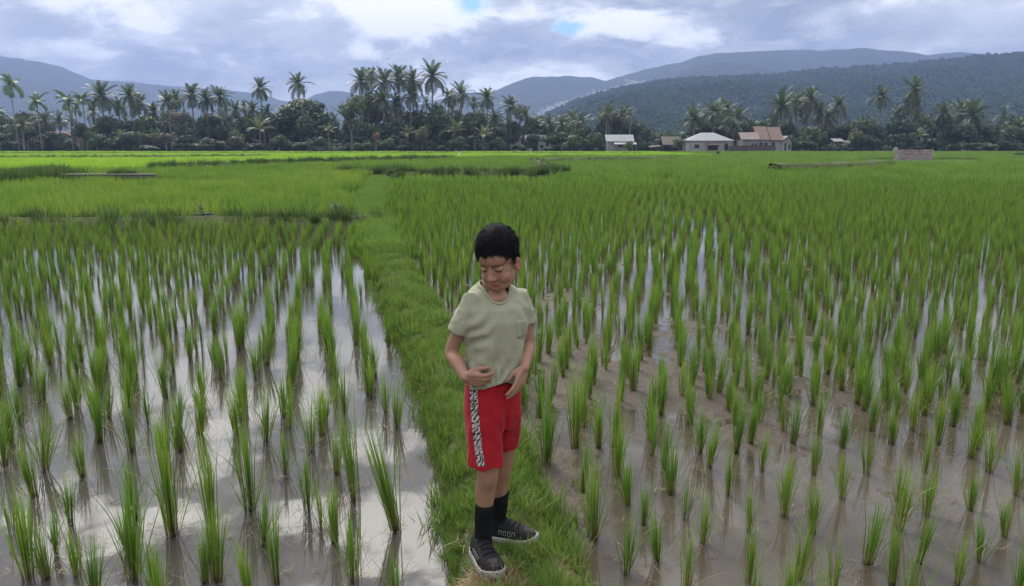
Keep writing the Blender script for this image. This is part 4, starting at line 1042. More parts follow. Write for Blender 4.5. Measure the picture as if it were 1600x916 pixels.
for j in range(nh):
    for i in range(nb):
        if j == nh - 1 and rng.random() < .2: continue
        redp = .55 if (i < 7 and j > 2) else .15
        xx = -w + bw * (i + .5) + (bw * .25 if j % 2 else -bw * .25) * (0 < i < nb - 1)
        link('block', bme[int(rng.random() < redp)], o, (xx, -.005 + rng.normal(0, .006), -.03 + bh * (j + .5)))
for k, (dx, a) in enumerate(((-1.0, .75), (-.55, .2), (-.25, -.25))):
    v, f = tube([(-w + dx * .9 - .25 * k * 0, -.15, -.1), (-w + dx * .9 + math.tan(a) * .8, -.1 + .05 * k, .75 + .3 * (k > 0))], [.05, .04], 6)
    tag(mk('leaning_post', [(a_ + o.location.x, b_ + Y, c_) for a_, b_, c_ in v], f, M_WOODL), ('pole leaning low to the left of the brick enclosure', 'short post standing left of the brick enclosure', 'stake tilted against the brick enclosure')[k], 'post')
# houses half hidden on the left
Y = 168; X = XP(98, Y); o = tag(empty('brick_building', (X, Y, .05)), 'long low brick red building behind the areca palms at the left', 'building')
x = lambda u: XP(u, Y) - X
wall_box(o, x(78), x(117), -1.5, 2.5, ZP(213, Y), M_WALLR); roof_gable('roof', x(76), x(119), -2.2, 3.0, ZP(213, Y), ZP(205.5, Y), M_WALLR, o)
for u in (78, 96.5, 113): box('pillar', (x(u) - .12, x(u) + .12, -2.0, -1.75, -.3, ZP(213, Y) - .08), M_WALLW, o)
opening(o, x(84), x(89), -1.52, .8, 1.8); opening(o, x(101), x(106), -1.52, -.2, 1.9, 'door')
wall_box(o, x(119), x(136), -1.0, 2, ZP(216, Y), M_WALLR, 'wing_wall')
Y = 166; X = XP(65, Y); o = tag(empty('yellow_hut', (X, Y, .05)), 'small yellowish hut with a flat roof left of the brick red building', 'hut')
wall_box(o, -1.1, 1.1, -1, 1, ZP(211.5, Y), M_YELL); box('roof', (-1.35, 1.35, -1.5, 1.3, ZP(211, Y), ZP(207.5, Y)), M_THATCH, o); opening(o, -.3, .4, -1.02, -.2, 1.5, 'door')
Y = 172; X = XP(320, Y); o = tag(empty('white_house', (X, Y, .05)), 'white walled house showing through the trees under the row of three palms', 'house')
x = lambda u: XP(u, Y) - X
wall_box(o, x(299), x(339), -1.5, 3, ZP(206, Y), M_WALLW); roof_gable('roof', x(297), x(341), -2.2, 3.6, ZP(206, Y), ZP(199, Y), M_TIN, o); opening(o, x(306), x(311), -1.52, 1.6, 2.8); opening(o, x(322), x(326), -1.52, -.1, 2.1, 'door')
for (u0, u1, vr, ve, lab) in ((803, 814, 209, 216, 'pale roofed house glimpsed between trunks right of the grove, left one'), (822, 832, 211, 218, 'pale roofed house glimpsed between trunks right of the grove, middle one'), (841, 852, 211, 218, 'pale roofed house glimpsed between trunks right of the grove, right one')):
    Y = 157; X = XP((u0 + u1) / 2, Y); o = tag(empty('village_house', (X, Y, .05)), lab, 'house'); w = (u1 - u0) / 2 * Y / FPX
    wall_box(o, -w, w, -1.2, 1.5, ZP(ve, Y), M_WALLG); roof_gable('roof', -w - .3, w + .3, -1.6, 1.9, ZP(ve, Y), ZP(vr, Y), M_TIN, o); opening(o, -.4, .4, -1.22, .6, 1.4)
# canal wall on the left
a, b = P(84, 275, 33), P(240, 275, 33); L_ = b[0] - a[0]
o = tag(empty('canal_wall', ((a[0] + b[0]) / 2, a[1], 0)), 'low concrete canal wall with a pale cap at the left', 'wall')
box('wall', (-L_ / 2, L_ / 2, -.1, .25, -.2, .40), plain('stained_concrete', (0.10, 0.09, 0.08), (0.17, 0.155, 0.14), 2, .9), o); box('cap', (-L_ / 2 - .05, L_ / 2 + .05, -.14, .10, .402, .44), plain('pale_concrete', (0.22, 0.21, 0.18), (0.32, 0.30, 0.27), 2, .9), o)
bank('bund', [tuple(P(u, 275, 33.3)[:2]) for u in (174, 214)], .22, .40, 'dark weed clump standing up over the canal wall', dens=90, sc=(.45, .95))
bank('bund', [tuple(P(u, 275, 32.6)[:2]) for u in (60, 150, 260)], .35, .12, 'weeds growing along the foot of the canal wall', dens=26, sc=(.5, .95))
# dry brown strip before the left trees
V = []
for (u, v0, v1) in ((-120, 238, 229), (60, 238, 229), (200, 237.5, 229), (330, 237.5, 230), (420, 237, 231), (470, 237, 232), (500, 236.5, 233)):
    p, q = G(u, v0, .06), G(u, v1, .06); V += [(p[0], 141, .10), (p[0] * 1.12, 158, .10)]
tag(mk('ploughed_field', V, [(2 * k, 2 * k + 2, 2 * k + 3, 2 * k + 1) for k in range(6)], plain('dry_earth', (0.12, 0.092, 0.068), (0.17, 0.135, 0.10), .4, .95)), kind='structure')
# pale things among the trees and in the fields
def lump(name, u, v, Y, w, h, mat, label, cat):
    g = np.random.default_rng(int(u)); V, F = [], []; 
    for j in range(6):
        for i in range(10):
            th = i / 10 * 6.283; ph = j / 5 * 1.57; q = 1 + .12 * g.normal(); V.append((w * math.cos(th) * math.cos(ph) * q, w * .7 * math.sin(th) * math.cos(ph) * q, h * math.sin(ph) * (1 + .05 * g.normal()) - .02))
    for j in range(5):
        for i in range(10): F.append((j * 10 + i, j * 10 + (i + 1) % 10, j * 10 + 10 + (i + 1) % 10, j * 10 + 10 + i))
    c = P(u, v, Y); return tag(mk(name, V, F, mat, loc=(c[0], Y, .05)), label, cat)
lump('pale_heap', 1258, 231, 146, .85, 1.0, M_WALLW, 'small white heap at the foot of the round tree by the rusty house', 'heap')
lump('pale_heap', 1400, 231, 140, .6, 1.0, M_WALLW, 'small white heap left behind the brick enclosure', 'heap')
lump('pale_heap', 1505, 231, 150, .5, .9, M_WALLW, 'small white heap at the foot of the right hand clump', 'heap')
# a white egret
c = G(718, 250.5); Z0 = .40
V, F = join([tube([(-.28, 0, Z0 - .02), (-.12, 0, Z0 + .04), (.06, 0, Z0 + .10), (.16, 0, Z0 + .14)], [.02, .10, .11, .05], 8), tube([(.12, 0, Z0 + .12), (.22, 0, Z0 + .26), (.18, 0, Z0 + .40), (.26, 0, Z0 + .48), (.33, 0, Z0 + .47), (.46, 0, Z0 + .44)], [.05, .035, .03, .045, .03, .006], 7),
   tube([(0, .03, Z0 + .02), (0, .03, -.05)], [.02, .015], 5), tube([(.03, -.03, Z0 + .02), (.03, -.03, -.05)], [.02, .015], 5)])
V = [tuple(np.array(q) * .6) for q in V]
tag(mk('egret', V, F, plain('white_feather', (0.7, 0.7, 0.68), (0.8, 0.8, 0.78), 5, .8), smooth=True, loc=(c[0], c[1], 0.36)), 'white egret standing in the bright green rice', 'bird')

# ------------------------------------------------------------------ haze
HAZE = 0.00042
hz = mk('haze', *boxvf(-3300, 3300, -60, 2900, -8, 345)); tag(hz, kind='stuff')
hm = bpy.data.materials.new('haze_air'); hm.use_nodes = True; t = NT(hm.node_tree)
vo = t.n('ShaderNodeVolumePrincipled', {'Color': (0.31, 0.42, 0.72, 1), 'Density': HAZE, 'Anisotropy': 0.2}); mo = t.n('ShaderNodeOutputMaterial', {'Volume': vo.outputs[0]})
hz.data.materials.append(hm); hm.cycles.homogeneous_volume = True

# ------------------------------------------------------------------ the child on the bund
ROOT = np.array([-0.07, 2.66, 0.155])
kid = empty('person', tuple(ROOT))
tag(kid, 'child in sage green T-shirt and red shorts looking down on the grass bund', 'person')
def rot(*axes):
    m = Matrix.Identity(3)
    for ax, a in axes: m = m @ Matrix.Rotation(R(a), 3, ax)
    return np.array(m)
def ell(c, r, M=None, nu=24, nv=16):
    V, F = [], []; M = np.eye(3) if M is None else M; c = np.array(c, float); r = np.array(r, float) * np.ones(3)
    for j in range(1, nv):
        for i in range(nu):
            a, b = 2 * math.pi * i / nu, math.pi * j / nv
            V.append(c + M @ (r * np.array([math.sin(b) * math.cos(a), math.sin(b) * math.sin(a), math.cos(b)])))
    V += [c + M @ (r * np.array([0, 0, 1])), c + M @ (r * np.array([0, 0, -1]))]; t0, b0 = len(V) - 2, len(V) - 1
    for j in range(nv - 2):
        for i in range(nu): F.append((j * nu + i, (j + 1) * nu + i, (j + 1) * nu + (i + 1) % nu, j * nu + (i + 1) % nu))
    for i in range(nu): F.append((t0, i, (i + 1) % nu)); F.append((b0, (nv - 2) * nu + (i + 1) % nu, (nv - 2) * nu + i))
    return V, F
def limb(pts, rad, seg=14, sub=5):
    """rounded, tapering limb through pts (smoothed)"""
    pts = np.array(pts, float); rad = np.array(rad, float); n = len(pts); Q, RR = [], []
    for i in range(n - 1):
        p0, p1, p2, p3 = pts[max(i - 1, 0)], pts[i], pts[i + 1], pts[min(i + 2, n - 1)]
        for k in range(sub):
            s = k / sub; Q.append(.5 * (2 * p1 + (p2 - p0) * s + (2 * p0 - 5 * p1 + 4 * p2 - p3) * s * s + (3 * p1 - p0 - 3 * p2 + p3) * s ** 3)); RR.append(rad[i] + (rad[i + 1] - rad[i]) * (s * s * (3 - 2 * s)))
    Q.append(pts[-1]); RR.append(rad[-1])
    d0 = (Q[0] - Q[1]) / np.linalg.norm(Q[0] - Q[1]); d1 = (Q[-1] - Q[-2]) / np.linalg.norm(Q[-1] - Q[-2])
    a = [(Q[0] + d0 * RR[0] * f, RR[0] * g) for f, g in ((.95, .3), (.75, .66), (.4, .92))]; b = [(Q[-1] + d1 * RR[-1] * f, RR[-1] * g) for f, g in ((.4, .92), (.75, .66), (.95, .3))]
    L = a + list(zip(Q, RR)) + b
    return tube([tuple(p) for p, r in L], [r for p, r in L], seg)
def remesh(parts, vox, it=2):
    V, F = join(parts); me = bpy.data.meshes.new('tmp'); me.from_pydata([tuple(map(float, v)) for v in V], [], F)
    o = bpy.data.objects.new('tmp', me); COL.objects.link(o)
    m = o.modifiers.new('r', 'REMESH'); m.mode = 'VOXEL'; m.voxel_size = vox; m.adaptivity = 0
    dg = bpy.context.evaluated_depsgraph_get(); ev = o.evaluated_get(dg); me2 = ev.to_mesh()
    n = len(me2.vertices); v = np.empty(n * 3, np.float32); me2.vertices.foreach_get('co', v); v = v.reshape(-1, 3).astype(float)
    q = np.array([tuple(p.vertices) for p in me2.polygons]); e = np.empty(len(me2.edges) * 2, np.int32); me2.edges.foreach_get('vertices', e); e = e.reshape(-1, 2)
    ev.to_mesh_clear(); bpy.data.objects.remove(o); bpy.data.meshes.remove(me)
    return relax(v, e, it), q, e
def relax(v, e, it, w=None, lam=.5):
    n = len(v); dg = np.zeros(n); np.add.at(dg, e[:, 0], 1); np.add.at(dg, e[:, 1], 1)
    for k in range(it):
        s = np.zeros_like(v); np.add.at(s, e[:, 0], v[e[:, 1]]); np.add.at(s, e[:, 1], v[e[:, 0]])
        d = (s / dg[:, None] - v) * lam; v = v + (d if w is None else d * w[:, None])
    return v
def normals(v, q):
    fn = np.cross(v[q[:, 2]] - v[q[:, 0]], v[q[:, 3]] - v[q[:, 1]]); n = np.zeros_like(v)
    for k in range(4): np.add.at(n, q[:, k], fn)
    return n / (np.linalg.norm(n, axis=1)[:, None] + 1e-12)
def nz3(v, sc, seed, o=3): return np.array([mnoise.fractal(Vector((p[0] * sc[0], p[1] * sc[1], p[2] * sc[2] + seed)), 1, 2, o) for p in v])
def part(name, v, q, mat, parent=kid, attr=None, off=ROOT):
    me = fastmesh(name, np.asarray(v) - off, q, mat, True, attr); return link(name, me, parent)
def partpy(name, v, f, mat, parent=kid, smooth=True): return mk(name, [tuple(np.array(p) - ROOT) for p in v], f, mat, parent, smooth)

# pose, in the world
GZ = 0.166
TB = rot(('Z', 207)); TO = np.array([*P(774, 520, 2.665)[:2], GZ])            # torso frame: x his right, y front
def T(x, y, z): return TO + TB @ np.array([x, y, 0]) + np.array([0, 0, z])
HM = rot(('Z', 157), ('Y', 4), ('X', -21)); HO = P(778.5, 407.5, 2.645)               # head frame
def Hd(x, y, z): return HO + HM @ np.array([x, y, z])
RSH, REL, RWR = P(736, 473, 2.61), P(706, 549, 2.64), P(727, 590, 2.535)
LSH, LEL, LWR = P(816, 467, 2.72), P(825, 538, 2.72), P(819, 575, 2.60)
RHIP, RKN, RAN = T(.050, 0, .60), P(762, 738, 2.615), P(755, 822, 2.655)
LHIP, LKN, LAN = T(-.045, 0, .60), P(784, 730, 2.735), P(778, 806, 2.80)

# --- skin
parts = []
parts += [ell(Hd(0, -.014, .034), (.0675, .082, .073), HM), ell(Hd(0, .020, -.022), (.0555, .058, .064), HM), ell(Hd(0, .049, -.072), (.024, .020, .017), HM), ell(Hd(0, .034, .035), (.056, .048, .045), HM)]
for s in (-1, 1):
    parts += [ell(Hd(s * .033, .043, -.038), (.0225, .026, .026), HM), ell(Hd(s * .028, .0625, .003), (.0135, .0125, .0105), HM), ell(Hd(s * .0095, .0815, -.031), (.008, .0085, .007), HM),
              ell(Hd(s * .069, -.008, -.018), (.008, .018, .030), HM @ rot(('Z', s * 24))), limb([Hd(s * .04, .005, -.045), Hd(s * .028, .04, -.066), Hd(0, .055, -.074)], [.022, .021, .019])]
parts += [limb([Hd(0, .070, .012), Hd(0, .080, -.010), Hd(0, .088, -.026)], [.008, .009, .0125])]
parts += [limb([Hd(-.019, .0660, -.0560), Hd(0, .0755, -.0510), Hd(.019, .0660, -.0560)], [.005, .0068, .005]), limb([Hd(-.016, .0655, -.0600), Hd(0, .0735, -.0610), Hd(.016, .0655, -.0600)], [.005, .0075, .005])]
parts += [limb([Hd(0, -.022, -.035), T(0, -.012, 1.08), T(0, -.02, 1.0)], [.046, .044, .05])]
parts += [limb([T(.09, -.012, .985), T(0, -.012, 1.0), T(-.09, -.012, .985)], [.015, .035, .015]), ell(T(0, -.008, 1.030), (.060, .060, .036)), limb([T(.03, -.005, .64), T(.0, -.005, .80), T(0, -.01, .99)], [.06, .06, .055])]
def arm(sh, el, wr):
    m1 = sh * .55 + el * .45; m2 = el * .62 + wr * .38; m3 = el * .25 + wr * .75
    return [limb([sh - np.array([0, 0, .012]), m1, el, m2, m3, wr], [.018, .0265, .0258, .0275, .022, .0185])]
parts += arm(RSH, REL, RWR) + arm(LSH, LEL, LWR)
def unit(a): a = np.array(a, float); return a / np.linalg.norm(a)
def hand(w, d, n, bends, spread, thumb, sc=1.0):
    """palm and five fingers: d along the hand, n out of its back, thumb side s"""
    d = unit(d); n = unit(n - d * np.dot(n, d)); s = np.cross(d, n) * thumb; out = []
    L = [(.031, .021, .017), (.034, .024, .018), (.031, .022, .018), (.025, .017, .015)]
    pw = [.022, .0075, -.0075, -.0215]
    for k in range(4):
        kn = w + sc * (d * (.066, .069, .066, .060)[k] + s * pw[k] + n * (.002, .004, .003, 0)[k])
        out.append(limb([w + sc * (d * .004 + s * pw[k] * .55), w + sc * (d * .035 + s * pw[k] * .85), kn], [.0125 * sc, .012 * sc, .0095 * sc], 10, 4))
        ang = 0; p = kn; chain = [kn]; sp = spread * (1.2, .3, -.4, -1.2)[k]; rad = [.0085 * sc]
        for j in range(3):
            ang += bends[k][j]; v = d * math.cos(ang) - n * math.sin(ang) + s * sp * math.cos(ang)
            p = p + unit(v) * L[k][j] * sc; chain.append(p); rad.append((.0079, .0072, .0060)[j] * sc * (1 if k < 3 else .9))
        out.append(limb(chain, rad, 10, 4))
    r = w + sc * (d * .012 + s * .016 - n * .004); tv = unit(d * .75 + s * .55 - n * .35); t1 = r + tv * .032 * sc; tv2 = unit(d * .95 + s * .10 - n * .38); t2 = t1 + tv2 * .025 * sc; t3 = t2 + unit(tv2 - n * .2) * .019 * sc
    out.append(limb([r, t1, t2, t3], [.013 * sc, .0115 * sc, .009 * sc, .0072 * sc], 10, 4))
    return out
fb = [(.75, .95, .6), (.85, 1.0, .65), (.95, 1.05, .7), (1.05, 1.1, .7)]
parts += hand(RWR, (.95, -.05, -.16), (-.15, -.90, -.25), fb, .05, -1, .98)
fl = [(.18, .25, .18), (.22, .3, .2), (.28, .32, .2), (.34, .36, .25)]
parts += hand(LWR, P(807, 612, 2.555) - LWR, (.72, -.62, .05), fl, .06, 1, .90)
def leg(h, k, a, fx):
    m = h * .45 + k * .55; c1 = k * .68 + a * .32 + np.array([*(-fx * .008), 0]); c2 = k * .25 + a * .75
    return [limb([h, m, k, c1, c2, a], [.052, .050, .0415, .0395, .030, .028])]
RF, LF = unit(np.array([.36, -1.0])), unit(np.array([.93, -.30]))
parts += leg(RHIP, RKN, RAN, RF) + leg(LHIP, LKN, LAN, LF)
v, q, e = remesh(parts, .0030, 2)
# shape the face: sockets, groove under the lip, nostril wings; soften everything below the neck
hl = (v - HO) @ HM
def g3(c, r): return np.exp(-(((hl - np.array(c)) / np.array(r)) ** 2).sum(1))
n = normals(v, q)
for s in (-1, 1):
    v = v - n * (.0042 * g3((s * .027, .076, .012), (.013, .02, .006)))[:, None]
    v = v - n * (.0020 * g3((s * .012, .074, .008), (.006, .02, .010)))[:, None]
    v = v + n * (.0022 * g3((s * .027, .07, .020), (.018, .02, .005)))[:, None]
for s in (-1, 1): v = v - n * (.006 * g3((s * .080, -.004, -.016), (.012, .009, .014)))[:, None]
v = v - n * (.0028 * g3((0, .078, -.0555), (.019, .02, .0022)))[:, None] - n * (.003 * g3((0, .07, -.067), (.014, .02, .005)))[:, None]
lips = np.clip(g3((0, .072, -.0555), (.021, .02, .0095)) * 1.5, 0, 1); flush = np.clip(g3((.036, .05, -.034), (.022, .03, .018)) + g3((-.036, .05, -.034), (.022, .03, .018)) + g3((0, .09, -.028), (.012, .02, .01)), 0, 1)
ears = np.clip(g3((.074, -.008, -.018), (.012, .025, .035)) + g3((-.074, -.008, -.018), (.012, .025, .035)), 0, 1)
t = material('skin', .52, .35)
at = t.n('ShaderNodeSeparateXYZ', {0: t.n('ShaderNodeAttribute', attribute_name='bl').outputs['Vector']}); co = t.n('ShaderNodeTexCoord').outputs['Object']
nz = t.noise(co, 40, 4, .6)
c = t.mix(nz, (0.285, 0.155, 0.100), (0.35, 0.195, 0.128)); c = t.mix(t.math('MULTIPLY', at.outputs[1], .5), c, (0.40, 0.165, 0.115)); c = t.mix(t.math('MULTIPLY', at.outputs[0], .7), c, (0.30, 0.105, 0.085))
setc(t, c); t.b.inputs['Subsurface Weight'].default_value = .12; t.b.inputs['Subsurface Radius'].default_value = (.012, .005, .003); t.b.inputs['Subsurface Scale'].default_value = 1.0
bump(t, t.noise(co, 300, 3, .6), .15, .001)
part('body', v, q, t.m, attr=np.stack([lips, np.clip(flush + ears, 0, 1), np.zeros(len(v))], 1))

# --- eyes and brows: dark lash line of the lowered lids, brow hair
t = material('black_hair', .7, .06); co = t.n('ShaderNodeTexCoord').outputs['Object']
setc(t, t.mix(t.noise(co, 60, 3, .6), (0.006, 0.006, 0.008), (0.016, 0.015, 0.018))); M_HAIR = t.m
body = kid.children[0]; bvb = BVHTree.FromPolygons([vv.co for vv in body.data.vertices], [p.vertices for p in body.data.polygons])
M_BROW = plain('brow_hair', (0.03, 0.018, 0.014), (0.06, 0.035, 0.025), 80, .8)
def on_face(x, z, lift=.0008, y=.14):
    o_ = Hd(x, y, z) - ROOT; h = bvb.ray_cast(Vector(o_), Vector(-(HM @ np.array([0, 1., 0])))); return np.array(h[0]) + HM @ np.array([0, lift, 0]) + ROOT
for s in (-1, 1):
    for nm, pts, w in (('eyelash', [(.0155, .0015), (.021, -.0035), (.028, -.0052), (.035, -.0038), (.0405, .0)], (.0009, .0019, .0022, .0019, .0010)), ('eyebrow', [(.011, .0185), (.019, .0212), (.028, .0224), (.036, .0205), (.0425, .0160)], (.0012, .0019, .0020, .0016, .0008))):
        L = [on_face(s * a, b) for a, b in pts]; partpy(nm, *tube([tuple(p) for p in L], w, 6), M_HAIR if nm == 'eyelash' else M_BROW)

# --- hair
def hairline(ph):                       # lowest hair height (head frame) by direction, 0 = face
    return -.012 * math.exp(-((ph - .38) / .25) ** 2) + .004 * math.exp(-((ph + .5) / .2) ** 2) + np.interp(abs(ph), [0, .35, .7, .95, 1.15, 1.35, 1.6, 1.85, 2.2, 3.2], [.066, .066, .062, .055, .022, -.008, .004, -.008, -.045, -.062])
HC_ = np.array([0, -.014, .036]); HRd = np.array([.0725, .0880, .0860])
def scalp(ph, z, k=1.0):
    zz = np.clip((z - HC_[2]) / (HRd[2]), -1, 1); c = math.sqrt(max(0, 1 - zz * zz)) if zz > 0 else math.sqrt(max(0.0, 1 - (zz * .75) ** 2))
    return np.array([HRd[0] * k * c * math.sin(ph), HC_[1] + HRd[1] * k * c * math.cos(ph), HC_[2] + HRd[2] * k * zz])
V, F = [], []; nu, nv = 72, 22
for j in range(nv):
    for i in range(nu):
        ph = -math.pi + 2 * math.pi * i / nu; zl = hairline(ph) + .003 * mnoise.noise(Vector((i * .7, 0, 0))) + .002 * math.sin(i * 2.9); zt = HC_[2] + HRd[2] * .998
        s = j / (nv - 1); z = zl + (zt - zl) * math.sin(s * math.pi / 2) ** 1.0
        k = 1.0 + .055 * min(1, s * 4) + .035 * (mnoise.fractal(Vector(tuple(scalp(ph, z) * 45)), 1, 2, 3)) - .06 * (1 - min(1, s * 5))
        p = scalp(ph, z, k); p[2] += .006 * s; V.append(HO + HM @ p)
for j in range(nv - 1):
    for i in range(nu): F.append((j * nu + i, j * nu + (i + 1) % nu, (j + 1) * nu + (i + 1) % nu, (j + 1) * nu + i))
F.append(tuple((nv - 1) * nu + i for i in range(nu)))
g = np.random.default_rng(5)
# locks of strands, each lock leaning its own way, so the outline is ragged and the fringe uneven
def strand(p, nr, comb, ln, lift, w, down):
    sd = np.cross(nr, comb); i0 = len(V); sd /= np.linalg.norm(sd) + 1e-9
    for m in range(4):
        s = m / 3; c = p + comb * ln * s + nr * (lift * math.sin(s * 2.4) - down * s * s); ww = w * (1.15 - s)
        V.append(HO + HM @ (c - sd * ww)); V.append(HO + HM @ (c + sd * ww))
    for m in range(3): F.append((i0 + 2 * m, i0 + 2 * m + 1, i0 + 2 * m + 3, i0 + 2 * m + 2))
for k in range(620):
    ph = g.uniform(-math.pi, math.pi); zl = hairline(ph); u_ = g.random(); zone = 0 if k < 140 else 1 if k < 370 else 2
    z = zl + (HC_[2] + HRd[2] * .985 - zl) * (u_ * .16 if zone == 0 else u_ if zone == 1 else 1 - .5 * u_ ** 1.3)
    p0 = scalp(ph, z, 1.025); nr = p0 - HC_; nr /= np.linalg.norm(nr)
    front = abs(ph) < 1.2 or z > .085
    comb = np.array([.35 * g.normal() + .3, 1.0, -.4]) if front else np.array([.15 * g.normal(), .3, -1.0])
    comb = comb + g.normal(0, .38, 3); comb -= nr * np.dot(comb, nr); comb /= np.linalg.norm(comb) + 1e-9
    ln = (g.uniform(.010, .036) if zone == 0 else g.uniform(.018, .040)) * (.6 if not front else 1); lift = g.uniform(.001, .005) if zone < 2 else g.uniform(.003, .011)
    b2 = np.cross(nr, comb); wd = g.uniform(.005, .009)
    for m in range(18):
        o1 = b2 * g.normal(0, wd) + comb * g.normal(0, .004); cv_ = comb - b2 * np.dot(o1, b2) * 32 + g.normal(0, .10, 3); cv_ -= nr * np.dot(cv_, nr); cv_ /= np.linalg.norm(cv_)
        strand(p0 + o1, nr, cv_, ln * g.uniform(.7, 1.15), lift * g.uniform(.7, 1.3), 0.0006, .006 if front else .004)
partpy('hair', V, F, M_HAIR)

# --- T-shirt
def ringloft(rings, seg=40):
    """rings: list of (centre, x-axis vec, y-axis vec, power)"""
    V, F = [], []
    for (c, ax, ay, pw) in rings:
        for i in range(seg):
            a = 2 * math.pi * i / seg; ca, sa = math.cos(a), math.sin(a)
            V.append(c + ax * (abs(ca) ** pw * np.sign(ca)) + ay * (abs(sa) ** pw * np.sign(sa)))
    for j in range(len(rings) - 1):
        for i in range(seg): F.append((j * seg + i, j * seg + (i + 1) % seg, (j + 1) * seg + (i + 1) % seg, (j + 1) * seg + i))
    F.append(tuple(range(seg))[::-1]); F.append(tuple((len(rings) - 1) * seg + i for i in range(seg)))
    return V, F
def tring(z, hx, hy, cx=0, cy=0, pw=.85): return (T(cx, cy, z), TB @ np.array([hx, 0, 0]), TB @ np.array([0, hy, 0]), pw)
sh = [ringloft([tring(.715, .111, .094, .006, .006), tring(.75, .113, .097, .005, .004), tring(.81, .110, .091, .004), tring(.88, .114, .090, .002), tring(.95, .124, .090), tring(.998, .128, .080, 0, -.006), tring(1.035, .112, .064, 0, -.012), tring(1.062, .088, .054, 0, -.016), tring(1.082, .062, .046, 0, -.016, 1)])]
RSE, LSE = RSH * .42 + REL * .58, LSH * .46 + LEL * .54
def sleeve(a, sh_, el_, en, r):
    d1 = unit(el_ - sh_); x1 = unit(np.cross(d1, [0, 1., .1])); y1 = np.cross(d1, x1)
    d0 = unit(d1 * .4 + unit(sh_ - a)); x0 = unit(np.cross(d0, [0, 1., .1])); y0 = np.cross(d0, x0)
    return ringloft([(a, x0 * r[0], y0 * r[0], 1), (sh_ * .9 + a * .1, x0 * r[1], y0 * r[1], 1), (sh_ * .7 + el_ * .3, x1 * r[2], y1 * r[2], 1), (en, x1 * r[3], y1 * r[3] * 1.1, 1)][::-1], 24)
sh += [sleeve(T(.08, -.014, 1.02), RSH, REL, RSE, (.038, .042, .041, .0415)), sleeve(T(-.08, -.014, 1.02), LSH, LEL, LSE, (.038, .041, .040, .040))]
v, q, e = remesh(sh, .0040, 4)
n = normals(v, q); L = np.stack([(v - TO) @ TB[:, 0], (v - TO) @ TB[:, 1], v[:, 2] - GZ], 1)
# cut sleeve ends and hem flat, hang, then folds
low = np.clip((.93 - L[:, 2]) / .25, 0, 1); isarm = np.abs(L[:, 0]) > .135
d = .014 * nz3(L, (18, 18, 6), 3, 3) * (.35 + low)
dg_ = L[:, 2] * .8 + L[:, 0] * 1.1; d += .010 * np.sin(dg_ * 62 + 5 * nz3(L, (6, 6, 6), 9, 2)) * np.exp(-((L[:, 2] - .80) / .09) ** 2) * np.clip(.35 + nz3(L, (5, 5, 3), 21, 2), 0, 1)
hx, hz = L[:, 0] - .055, L[:, 2] - .725; ang = np.arctan2(hx, np.abs(hz) + .02); rr = np.hypot(hx, hz)     # folds that fan out from the gripping right hand
d += np.where(L[:, 1] > 0, .009 * np.sin(ang * 13 + 2 * nz3(L, (4, 4, 4), 5, 2)) * np.exp(-rr / .13) * np.clip(rr / .03, 0, 1), 0)
d += np.where(L[:, 1] > -.02, .0018 * np.sin((L[:, 2] + .35 * L[:, 0]) * 190 + 4 * nz3(L, (9, 9, 9), 2, 2)) * np.exp(-((L[:, 2] - .742) / .028) ** 2) * np.exp(-((L[:, 0] + .02) / .06) ** 2), 0)
d += .006 * np.sin((L[:, 0] * np.sign(L[:, 0]) * 1.0 + L[:, 2] * .9) * 85 + 6 * nz3(L, (5, 5, 5), 14, 2)) * np.exp(-((np.abs(L[:, 0]) - .095) / .04) ** 2 - ((L[:, 2] - .92) / .08) ** 2)
d += .005 * nz3(v, (40, 40, 26), 8, 2) * np.where(isarm, 1, .25)
d = d * np.clip((L[:, 2] - .715) / .05, .2, 1)
v = v + n * d[:, None]
fr_ = np.clip((L[:, 1] + .03) / .06, 0, 1) * np.exp(-(L[:, 0] / .05) ** 2) * np.clip((L[:, 2] - 1.0) / .05, 0, 1); v[:, 2] -= .026 * fr_
hem = np.clip((.75 - L[:, 2]) / .04, 0, 1); v[:, 2] += hem * np.where(L[:, 1] > 0, .020 * np.exp(-((L[:, 0] - .01) / .05) ** 2) - .010 * np.exp(-((L[:, 0] + .045) / .03) ** 2) - .012 * np.clip((L[:, 0] - .07) / .05, 0, 1), -.015)
t = material('shirt_cotton', .9, .15); co = t.n('ShaderNodeTexCoord').outputs['Object']
nz = t.noise(co, 9, 5, .6); fi = t.noise(co, 420, 2, .6)
setc(t, t.mix(nz, (0.295, 0.298, 0.205), (0.335, 0.338, 0.24))); bump(t, t.math('ADD', t.math('MULTIPLY', nz, 2.0), fi), .35, .0025); t.b.inputs['Sheen Weight'].default_value = .15; M_SHIRT = t.m
L2 = np.stack([(v - TO) @ TB[:, 0], (v - TO) @ TB[:, 1], v[:, 2] - GZ], 1)[q].mean(1)       # open the neck
full_q = q; q = q[~(((L2[:, 0] / .060) ** 2 + ((L2[:, 1] + .006) / .056) ** 2 < 1) & (L2[:, 2] > 1.0))]
shirt = part('t_shirt', v, q, M_SHIRT)
bvfull = BVHTree.FromPolygons([Vector(p) for p in v - ROOT], [tuple(f_) for f_ in full_q.tolist()])
bvs = BVHTree.FromPolygons([vv.co for vv in shirt.data.vertices], [p.vertices for p in shirt.data.polygons])
def cast(o_, dvec, bv, lift):
    h = bv.ray_cast(Vector(o_ - ROOT), Vector(dvec).normalized())
    return None if h[0] is None else np.array(h[0]) + np.array(h[1]) * lift + ROOT
fwd = TB @ np.array([0, 1., 0])
